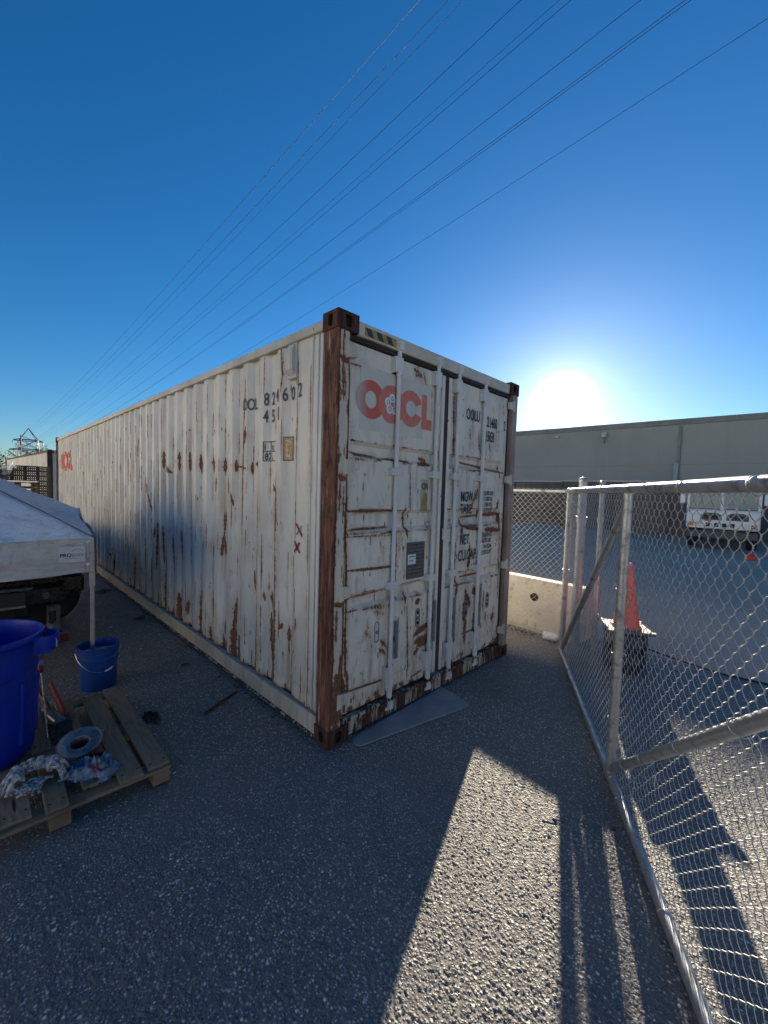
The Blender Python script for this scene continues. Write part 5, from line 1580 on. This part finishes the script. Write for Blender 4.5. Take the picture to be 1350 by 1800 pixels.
# bright torn corner tabs
def heart(x, z, s):
    return [(x + s * a, z + s * b) for a, b in ((0, -1), (.9, .1), (1.0, .7), (.5, .9), (.1, .5), (-.4, .9), (-.9, .6), (-.7, -.1))]
for z in (1.243, 1.055):
    m = MB(); m.prism(heart(-.045, z, .016), PY - .003, PY + .004, 'y'); m.build('corner_tab', m_simple("bright_tab", (0.85, 0.85, 0.85), .5), can_)
m = MB()
for x0, x1, z0, z1 in ((-.056, -.054, .99, 1.265), (-.034, -.032, .99, 1.24)): m.box(x0, x1, PY - .002, PY + .001, z0, z1)
m.box(-.05, -.038, PY - .003, PY, 1.098, 1.108); m.build('stitching', M_GREYT, can_)
M_LEG = m_simple("canopy_leg_steel", (0.34, 0.35, 0.36), .45, .4, .2, 10)
def cleg(x, y, z0, z1, foot=True):
    m = MB(); m.box(x - .016, x + .016, y - .016, y + .016, z0, z1, .003); m.box(x - .021, x + .021, y - .021, y + .021, (z0 + z1) * .5 + .1, z1 - .05, .003)
    if foot: m.box(x - .05, x + .05, y - .05, y + .05, z0, z0 + .006)
    return m.build('leg', M_LEG, can_)
l0 = cleg(-.012, .028, .27, 1.24, False)
for x, y in ((-.06, CS - .06), (-CS + .06, .06), (-CS + .06, CS - .06)): cleg(x, y, 0, 1.28)
m = MB()
for a, b in (((-.03, .04), (-CS + .06, .06)), ((-.03, .04), (-.06, CS - .06))):
    for k in range(2):
        m.tube([(a[0], a[1], 1.15 if k else .98), (b[0], b[1], 1.0 if k else 1.15)], .009, 5)
m.build('truss', M_LEG, can_)

# ------------------------------------------------------------------ black pickup under the canopy
pk = empty('black_pickup', (-1.86, 3.35, 0), R(-3), "black pickup truck parked under the canopy, only its rear bumper showing", 'pickup truck')
M_BODY = m_simple("black_car_paint", (0.008, 0.009, 0.011), .25, 0, .2, 3)
m = MB()
m.box(-.92, .92, .12, 5.0, .52, 1.00, .06); m.box(-.80, .80, 2.0, 3.9, .98, 1.16, .12)
m.box(-.90, .90, .0, .14, .74, .985, .03); m.build('body', M_BODY, pk)
m = MB(); m.box(-.86, .90, -.14, .12, .47, .70, .045); bmp = m.build('rear_bumper', M_BODY, pk)
m = MB(); m.box(-.80, .30, -.150, -.128, .655, .690, .008); m.box(.36, .64, -.150, -.128, .655, .690, .008); m.build('bumper_trim', m_simple("blue_steel", (0.10, 0.16, 0.22), .3, .6), bmp)
m = MB(); m.box(.36, .58, -.155, -.138, .50, .645, .004); pl_ = m.build('number_plate', m_simple("dark_plate", (0.03, 0.035, 0.04), .35), pk)
m = MB(); m.box(.36, .58, -.160, -.152, .492, .512); m.build('plate_frame', m_simple("plate_trim", (.28, .30, .22), .35, .3), pl_)
m = MB(); m.tube([(.735, -.13, .585), (.735, -.155, .585)], .026, 18); lm_ = m.build('reversing_lamp', m_simple("lamp_clear", (.13, .15, .15), .2), pk, True)
m = MB(); m.tube([(.735, -.150, .585), (.735, -.160, .585)], .031, 18, caps=False); m.build('lamp_rim', M_CHROME, lm_, True)
m = MB(); m.tube([(-.10, -.02, .42), (-.10, -.24, .42), (-.10, -.24, .47)], .022, 8); hb = m.build('tow_hitch', M_DARK, pk, True)
m = MB(); m.lathe([(.002, .47), (.022, .475), (.030, .498), (.022, .52), (.002, .527)], c=(-.10, -.24, 0), n=14); m.build('hitch_ball', M_CHROME, hb, True)
for x in (-.76, .76):
    for y in (1.0, 4.0): wheel(pk, x, y, .36, .24)
m = MB(); m.box(-.62, .62, .2, 4.8, .30, .52, .02); m.build('chassis', M_DARK, pk)
m = MB(); m.tube([(-.5, .25, .36), (.5, .25, .36)], .14, 14); m.build('spare_wheel', M_TYRE, pk, True)
m = MB(); m.box(.86, 1.06, -.04, .16, .55, .76, .03); m.tube([(.9, .02, .60), (1.02, -.05, .56)], .03, 8); m.build('tail_lamp_housing', M_BODY, pk)
# things behind the can: pale jug and red box
jug = empty('pale_container', (-1.06, 3.50, 0), R(8), "dirty pale plastic container on the ground below the pickup's bumper", 'container')
m = MB(); m.box(-.02, .07, -.06, .10, .13, .40, .015); m.build('container_body', m_simple("pale_plastic", (0.20, 0.20, 0.185), .6, 0, .4, 8), jug)
m = MB(); m.box(-.10, .08, -.07, .11, 0, .13, .01); m.build('container_base', M_BLACKP, jug)
m = MB(); m.tube([(-.02, -.085, .33), (-.02, -.13, .36), (-.02, -.13, .27), (-.02, -.085, .25)], .03, 8); m.build('handle', M_BLACKP, jug, True)
rb = empty('red_box', (-1.03, 3.42, 0), R(6), "low red box with grey lid on the ground beside the blue can's handle", 'box')
m = MB(); m.box(-.20, .105, -.02, .12, 0, .085, .008); m.box(-.06, -.02, -.028, -.018, .015, .065); m.build('box_body', m_simple("dull_red", (0.26, 0.022, 0.018), .5, 0, .3, 12), rb)
m = MB(); m.box(-.205, .11, -.025, .125, .087, .105, .005); m.build('box_lid', m_simple("grey_lid", (0.22, 0.22, 0.22), .5), rb)

# ------------------------------------------------------------------ pallet
def m_wood(name, c1, c2, ax):
    q = NT(name)
    s = (0.12, 1, 1) if ax == 'x' else (1, .12, 1)
    oi = q.n('ShaderNodeObjectInfo').outputs['Random']
    off = q.n('ShaderNodeVectorMath', operation='ADD'); q.lk(q.scale(s), off.inputs[0])
    cb = q.n('ShaderNodeCombineXYZ'); 
    for k in range(3): q.lk(q.math('MULTIPLY', oi, 7.3 * (k + 1)), cb.inputs[k])
    q.lk(cb.outputs[0], off.inputs[1])
    g = q.noise(26, 7, .65, off.outputs[0], 1.2); b = q.noise(3, 4, .6)
    c = q.mix(q.ramp(g, .35, .68), c1, c2)
    c = q.mix(q.math('MULTIPLY', q.ramp(b, .52, .72), .6), c, tuple(x * .5 for x in c2))
    c = q.mix(q.math('MULTIPLY', q.ramp(oi, 0, 1), .35), c, tuple(x * .62 for x in c1))
    kn = q.voro(7, vec=off.outputs[0])
    c = q.mix(q.ramp(kn, .03, .07, 1, 0), c, (.03, .02, .012))
    return q.fin(c, .82, 0, q.bump(g, .003, .8), .2)
M_W1 = m_wood("pallet_plank_wood", (0.29, 0.225, 0.15), (0.17, 0.128, 0.085), 'y')
M_W2 = m_wood("pallet_board_wood", (0.27, 0.20, 0.13), (0.16, 0.115, 0.075), 'x')
pal = empty('wooden_pallet', (-1.86, .400, 0), R(-.6), "worn wooden pallet on the asphalt carrying the blue can, tools and rags", 'pallet')
PW, PL, PH = 1.01, 1.235, .130
def plank(name, x0, x1, y0, y1, z0, z1, mat, nails=(), yaw=0):
    m = MB()
    m.T = Matrix.Rotation(yaw, 4, 'Z')
    m.box(x0, x1, y0, y1, z0, z1, .004)
    o = m.build(name, mat, pal)
    if nails:
        q = MB()
        q.T = Matrix.Rotation(yaw, 4, 'Z')
        for a, b in nails: q.tube([(a, b, z1 - .002), (a, b, z1 + .0012)], .006, 7)
        q.build('nail', M_VOID, o)
    return o
def nl(x0, x1): return [(x0 + .02, .05), (x1 - .02, .06), (x0 + .022, .60), (x1 - .02, .62), (x0 + .02, 1.18), (x1 - .02, 1.19)]
for (x0, x1, y0, y1, w) in ((.893, 1.006, .014, 1.235, 0), (.752, .868, -.004, 1.15, .006), (.600, .690, .08, 1.235, 0), (.44, .535, .006, .40, -.02), (.43, .525, .62, 1.235, 0), (.275, .393, .03, .52, .01), (.275, .385, .70, 1.235, 0), (.13, .235, 0, 1.235, 0), (.0, .105, 0, 1.235, 0)):
    plank('top_plank', x0, x1, y0, y1, PH - .021, PH + random.uniform(-.002, .002), M_W1, nl(x0, x1) if y1 - y0 > 1 else [(x0 + .02, y0 + .05), (x1 - .02, y0 + .06)], w * .3)
for y in (0, .57, 1.14): plank('cross_board', 0, PW, y, y + .095, PH - .043, PH - .0225, M_W2)
for x in (0.01, .455, PW - .095):
    for y in (.004, .575, 1.14): plank('block', x, x + .088, y, y + .088, 0.016, PH - .0445, M_W2)
for x in (0.012, .457, PW - .093): plank('skid', x, x + .084, .006, PL - .006, 0, .0145, M_TIMBER2)  # skids coloured dark to stand for the shade between planks

# ------------------------------------------------------------------ big blue can
def m_blue(name, c1, c2, r=.38):
    q = NT(name); n = q.noise(5, 5, .65); s = q.noise(60, 4, .7, q.scale((1, 1, .3)))
    c = q.mix(q.ramp(n, .35, .7), c1, c2)
    c = q.mix(q.math('MULTIPLY', q.ramp(s, .56, .72), .5), c, tuple(x * .55 + .04 for x in c2))
    return q.fin(c, q.ramp(n, .3, .7, r - .05, r + .15), 0, q.bump(s, .0006), .5)
M_BLUE = m_blue("blue_bin_plastic", (0.0005, 0.020, 0.33), (0.0005, 0.016, 0.26))
bin_ = empty('waste_bin', (-1.652, 1.15, PH), R(-22), "big round blue plastic bin with side handle, standing on the pallet", 'bin')
BH = .725
m = MB()
prof = [(.235, 0), (.25, .012), (.256, .06), (.262, .20), (.268, .36), (.276, .50), (.276, .505), (.281, .51), (.289, .66), (.291, .675)]
inner = [(.282, .66), (.272, .50), (.262, .30), (.250, .03), (.24, .022)]
m.lathe(prof + [(.300, .680), (.309, .690), (.312, .705), (.309, .718), (.300, BH), (.290, BH - .004), (.284, .700)] + inner, n=56)
m.build('bin_body', M_BLUE, bin_, True, angle=35)
m = MB()
for k in range(10):
    a = 2 * math.pi * k / 10 + .2
    c, s = math.cos(a), math.sin(a)
    m.tube([(.257 * c, .257 * s, .10), (.272 * c, .272 * s, .46)], .012, 6)
m.build('bin_rib', M_BLUE, bin_, True)
def bin_handle(a):
    m = MB(); m.T = Matrix.Rotation(a, 4, 'Z')
    w = .085
    P = []
    arc = [(.296, -.9), (.318, -.95), (.352, -.80), (.372, -.45), (.378, 0), (.372, .45), (.352, .80), (.318, .95), (.296, .9)]
    rows = []
    for r, t in arc:
        y = t * w
        rows.append([(r, y, .700), (r + .012, y * 1.03, .705), (r + .014, y * 1.03, .64), (r + .004, y, .615), (r - .008, y * .95, .63)])
    m.grid([row + [row[0]] for row in rows])
    m.box(.30, .365, -w * .8, -w * .7, .60, .69); m.box(.30, .365, w * .7, w * .8, .60, .69)
    return m.build('handle', M_BLUE, bin_, True)
h1 = bin_handle(R(0)); bin_handle(R(180))
m = MB(); 
m.T = Matrix.Translation((.372, -.035, .655)) @ Matrix.Rotation(R(28), 4, 'Z') @ Matrix.Rotation(R(18), 4, 'X')
m.box(.012, .014, -.028, .028, -.024, .026); m.build('sticker', M_WHITE_LABEL, h1)

# ------------------------------------------------------------------ blue bucket with the canopy leg
M_BLUE2 = m_blue("blue_bucket_plastic", (0.006, 0.060, 0.28), (0.005, 0.045, 0.21), .35)
bk = empty('blue_bucket', (-.905, 2.03, 0), R(20), "blue plastic bucket filled with concrete, holding the canopy's near leg", 'bucket')
m = MB()
prof = [(.126, 0), (.130, .006), (.140, .24), (.146, .245), (.148, .27), (.143, .275), (.145, .315), (.151, .318), (.151, .330), (.146, .334), (.148, .352), (.153, .354), (.1545, .364), (.150, .368), (.1455, .364), (.140, .28), (.128, .02)]
m.lathe(prof, n=44); m.build('bucket_body', M_BLUE2, bk, True, angle=35)
m = MB(); m.lathe([(.139, .295), (.10, .298), (.05, .30), (.001, .301)], n=30, cap0=False); m.build('concrete_fill', m_simple("bucket_concrete", (0.42, 0.40, 0.36), .85, 0, .3, 14, .003), bk, True)
hang = empty  # (handle is a wire hanging down the front)
m = MB()
ha = R(-110)
pts = []
for k in range(25):
    t = k / 24
    a = ha + (t - .5) * 2.9
    dz = .325 - .155 * math.sin(math.pi * t) ** .8
    rr_ = .151 + .008 - (.325 - dz) * .075 + .006
    pts.append((rr_ * math.cos(a), rr_ * math.sin(a), dz))
m.tube(pts, .0022, 6); hd = m.build('bucket_handle', M_CHROME, bk, True)
m = MB(); m.tube(pts[13:17], .006, 8); m.build('grip', M_WHITE_LABEL, hd, True)

# ------------------------------------------------------------------ tools and rags on the pallet
ZT = PH + .004
M_REDT = m_simple("red_tool_grip", (0.30, 0.018, 0.02), .4, 0, .3, 20)
bc = empty('bolt_cutter', (-1.235, 1.50, ZT), 0, "long red handled bolt cutter lying on the pallet by the blue bin", 'bolt cutter')
m = MB(); m.tube([(-.005, .36, .055), (0, .20, .045), (.015, -.22, .03)], .0135, 10); m.build('handle', M_REDT, bc, True)
m = MB(); m.tube([(-.085, .34, .05), (-.075, .20, .04), (-.045, -.2, .025)], .0135, 10); m.build('handle', m_simple("dark_red_grip", (.14, .012, .014), .45), bc, True)
m = MB(); m.box(-.06, .035, -.32, -.19, .012, .042, .01); m.prism([(-.045, -.32), (.03, -.32), (.02, -.42), (-.005, -.45), (-.03, -.42)], .016, .036, 'z'); m.build('jaw', M_DARK, bc)
sd = empty('screwdriver', (-1.335, 1.23, ZT), 0, "long screwdriver with red and blue grip, leaning beside the blue bin", 'screwdriver')
m = MB(); m.tube([(.0, .22, .30), (-.005, .0, .16), (-.012, -.20, .05)], .0035, 8); m.build('shaft', M_CHROME, sd, True)
m = MB(); m.tube([(.002, .235, .31), (.004, .33, .37)], .016, 10); gr = m.build('grip', M_REDT, sd, True)
m = MB(); m.tube([(.0035, .275, .335), (.004, .305, .354)], .018, 10); m.build('grip_band', m_simple("light_blue_band", (.08, .25, .5), .4), sd, True)
gl = empty('glass_bottle', (-1.285, 1.30, ZT), R(12), "dark bottle lying between the bolt cutter's handles", 'bottle')
m = MB(); m.lathe([(.03, 0), (.036, .006), (.036, .17), (.014, .22), (.013, .27), (.015, .275)], n=20); m.v = [(x, z - .1, y + .037) for x, y, z in m.v]
m.build('bottle_body', M_GLASS, gl, True)
m = MB(); m.box(-.004, .004, -.06, .04, .0715, .0722); m.build('bottle_painted_highlight', M_WHITE_LABEL, gl)  # thin white strip painted as the glint along the bottle
# funnel / metal lid
M_TIN = m_galv("worn_tin", (.30, .31, .32), (.17, .175, .18), .35, .8)
fn_ = empty('metal_flange', (-1.215, .835, ZT + .005), 0, "round flared metal flange with dark centre hole, lying tilted on the pallet", 'metal flange')
fn_.rotation_euler = (R(16), R(-6), 0)
m = MB()
prof = [(.108, .060), (.112, .064), (.112, .070), (.104, .072), (.075, .058), (.058, .056), (.055, .064), (.047, .066), (.043, .058), (.042, .012), (.044, .002), (.060, .0), (.100, .055)]
m.lathe(prof, n=44, cap0=False, cap1=False); m.build('flange_ring', M_TIN, fn_, True, angle=30)
m = MB(); m.lathe([(.042, .008), (.001, .006)], n=24, cap0=False, cap1=False); m.build('hole', M_VOID, fn_)
m = MB(); m.tube([(.112, .03, .05), (.15, .045, .06), (.165, .06, .03), (.15, .0, .02)], .003, 6); m.build('wire_clip', M_TIN, fn_, True)
rtb = empty('red_strap', (-1.14, .80, ZT), 0, "short red strap beside the metal flange on the pallet", 'strap')
m = MB(); m.box(-.022, .022, -.10, .06, .012, .018, .002); m.box(-.022, .022, -.10, -.09, .0, .03, .002); m.build('webbing', M_REDT, rtb)

# crumpled rag
def crumple(name, loc, rz, rx, ry, h, mat, label, cat, seed, folds=9, flat=.2):
    """a cloth dropped in a heap: a sheet wadded by ridged folds at several scales"""
    rg = np.random.default_rng(seed)
    n = 110
    g = np.linspace(-1, 1, n)
    U, V = np.meshgrid(g, g, indexing='ij')
    # square cloth with uneven outline
    th = np.arctan2(V, U); sq = np.maximum(np.abs(U), np.abs(V))
    edge = .82 + .16 * np.sin(2 * th + seed) + .10 * np.sin(3 * th + 2.1 * seed) + .05 * np.sin(7 * th)
    rr_ = np.hypot(U, V) + 1e-6
    X = U / rr_ * sq * edge * rx; Y = V / rr_ * sq * edge * ry
    Z = np.zeros_like(X); DX = np.zeros_like(X); DY = np.zeros_like(X)
    env = np.clip(1 - sq ** 2.6, 0, 1)
    amp = h * .55
    for k in range(folds):
        a = rg.uniform(0, np.pi); f = (9 + 9 * k ** .8) / max(rx, ry) * .11
        p = rg.uniform(0, 6.28)
        s_ = X * math.cos(a) + Y * math.sin(a); t_ = -X * math.sin(a) + Y * math.cos(a)
        ph = s_ * f * 8 + p + 1.4 * np.sin(t_ * f * 5 + p * 2) + .8 * np.sin(t_ * f * 11 + p)
        ridge = (1 - np.abs(np.sin(ph))) ** 1.4
        Z += amp * ridge
        DX += amp * .5 * np.cos(ph) * math.cos(a); DY += amp * .5 * np.cos(ph) * math.sin(a)
        amp *= .60
    Z = h * .55 * env + Z * (.35 + .65 * env)
    Z = np.maximum(Z - .25 * h, 0.0) + .004 + .002 * rg.random(Z.shape)
    X = X + DX * .7; Y = Y + DY * .7
    P = np.stack([X.ravel(), Y.ravel(), Z.ravel()], 1)
    o = np_mesh(name, P, grid_faces(n, n), mat, None, True)
    o.location = loc; o.rotation_euler = (0, 0, rz)
    return tag(o, label, cat)
q = NT("rag_cloth"); n = q.noise(9, 4, .6); sp = q.voro(20, out='Distance')
cl_ = q.mix(q.ramp(n, .35, .65), (0.235, 0.275, 0.33), (0.155, 0.19, 0.24))
sx_ = q.n('ShaderNodeVectorMath', operation='DISTANCE'); q.lk(q.co, sx_.inputs[0]); sx_.inputs[1].default_value = (-.035, -.055, .07)
pk_ = q.math('MULTIPLY', q.ramp(sx_.outputs['Value'], .035, .055, 1, 0), q.ramp(q.voro(75), .25, .45))
cl_ = q.mix(pk_, cl_, (.22, .07, .10))
sx2_ = q.n('ShaderNodeVectorMath', operation='DISTANCE'); q.lk(q.co, sx2_.inputs[0]); sx2_.inputs[1].default_value = (-.06, .06, .05)
cl_ = q.mix(q.ramp(sx2_.outputs['Value'], .03, .06, 1, 0), cl_, (.05, .11, .27))
q.fin(cl_, .9, 0, q.bump(q.noise(260, 3), .0006), .15)
crumple('cloth_rag', (-1.195, .585, ZT), R(18), .125, .150, .062, q.m, "crumpled blue grey rag with a pink patch, on the pallet's near edge", 'rag', 3, 6)
# knitted mop-like glove: ridged cuff
M_KNIT = m_simple("grey_knit_yarn", (0.50, 0.51, 0.52), .9, 0, .75, 55, .002, 220, dark=(.14, .145, .15))
gv = empty('knit_glove', (-1.435, .665, ZT), R(-8), "bundle of dirty grey mop yarn curled on the pallet before the blue bin", 'mop head')
m = MB()
rk = random.Random(21)
for k in range(64):
    a = R(-25) + (k / 63) * R(245)
    a += rk.uniform(-.05, .05)
    r0 = .055 + rk.uniform(-.008, .01); r1 = .128 + rk.uniform(-.014, .016)
    c, s = math.cos(a), math.sin(a) * .82
    hgt = .085 + rk.uniform(-.012, .012)
    pts = []
    for t in np.linspace(0, 1, 9):
        r = r0 + (r1 - r0) * t
        z = .012 + hgt * math.sin(math.pi * (.18 + .80 * t)) ** .8
        sw = .012 * math.sin(t * 5 + k)
        pts.append((r * c - s * sw, r * s + c * sw, z))
    m.tube(pts, .0078 + rk.uniform(-.001, .0015), 6)
m.build('yarn_cuff', M_KNIT, gv, True)
m = MB()
for k in range(30):
    a = rk.uniform(0, 6.28); r = rk.uniform(.02, .075)
    p = Vector((r * math.cos(a) - .02, r * math.sin(a) * .8 - .03, rk.uniform(.008, .03)))
    d = Vector((rk.gauss(0, 1), rk.gauss(0, 1), 0)).normalized() * rk.uniform(.02, .05)
    m.tube([p - d, p + Vector((0, 0, .012)), p + d], .0065, 6)
m.build('yarn_strand', M_KNIT, gv, True)
# dark crumpled thing behind the pallet
crumple('black_glove', (-.735, 1.17, 0), R(30), .045, .11, .05, M_BLACKP, "black crumpled glove on the asphalt at the pallet's right edge", 'glove', 7, 6)

# ------------------------------------------------------------------ litter
m = MB(); m.tube([(0, 0, .012), (.17, .085, .014), (.335, .165, .012)], [.011, .012, .010], 8)
o = m.build('rusty_bar', m_rust("bar_rust", -.3, dark=.5), None, True); o.location = (-.432, .965, 0)
tag(o, "short rusty bar lying on the asphalt between pallet and container", 'metal bar')
def litter(name, x, y, s, mat, label, cat, rz=0, h=.02, group=None):
    m = MB()
    rg = random.Random(int(x * 1000) + 5)
    n = 9; vs = [(0, 0, h)]
    for k in range(n):
        a = 2 * math.pi * k / n; r = s * rg.uniform(.6, 1.1)
        vs.append((r * math.cos(a), r * .6 * math.sin(a), rg.uniform(.002, h * .8)))
    m.add(vs, [(0, 1 + k, 1 + (k + 1) % n) for k in range(n)])
    o = m.build(name, mat, None); o.location = (x, y, .003); o.rotation_euler = (0, 0, rz)
    return tag(o, label, cat, group)
litter('brown_leaf', -.224, 1.957, .055, M_LEAF, "curled brown leaf on the asphalt in front of the container's side", 'leaf', .2, .02)
litter('leaf_clump', -.16, 3.72, .10, M_LEAF, "dark clump of leaves against the container's bottom rail", 'leaves', .5, .03)
litter('torn_board', -.20, 5.55, .17, M_LEAF, "torn dark debris on the ground far along the container's side", 'debris', .9, .03)
M_PAPER = m_simple("white_scrap", (0.72, 0.74, 0.76), .6)
litter('paper_scrap', -.812, .452, .016, M_PAPER, "white paper scrap right beside the pallet's near corner block", 'paper scrap', .3, .006)
litter('paper_scrap', -1.003, -.175, .013, M_PAPER, "small white paper scrap alone on the dark asphalt before the pallet", 'paper scrap', 1.2, .005)
litter('paper_scrap', -1.451, -.159, .012, M_PAPER, "tiny white scrap near the picture's lower left edge", 'paper scrap', .1, .005)
litter('paper_scrap', -.50, 3.60, .03, M_PAPER, "pale scrap on the ground beyond the blue bucket", 'paper scrap', .1, .012)
litter('paper_scrap', -.42, 2.65, .02, M_PAPER, "white flake on the asphalt between bucket and container", 'paper scrap', .7, .010)
def dirt(m):
    yy = rr.uniform(.2, 12); leaf(m, -.02 - abs(rr.gauss(0, .035)), yy, .003, rr.uniform(.008, .022))
scatter(260, dirt, 'rail_dirt', M_LEAF, 'line of dirt and leaf litter along the foot of the container', 'dirt')
# rust flakes by the near corner
def flake(m): leaf(m, .02 + rr.gauss(0, .07), -.03 + rr.gauss(0, .05) , .003, rr.uniform(.003, .010))
scatter(60, flake, 'rust_flakes', M_LEAF, "rust flakes on the asphalt round the container's near corner", 'rust flakes')
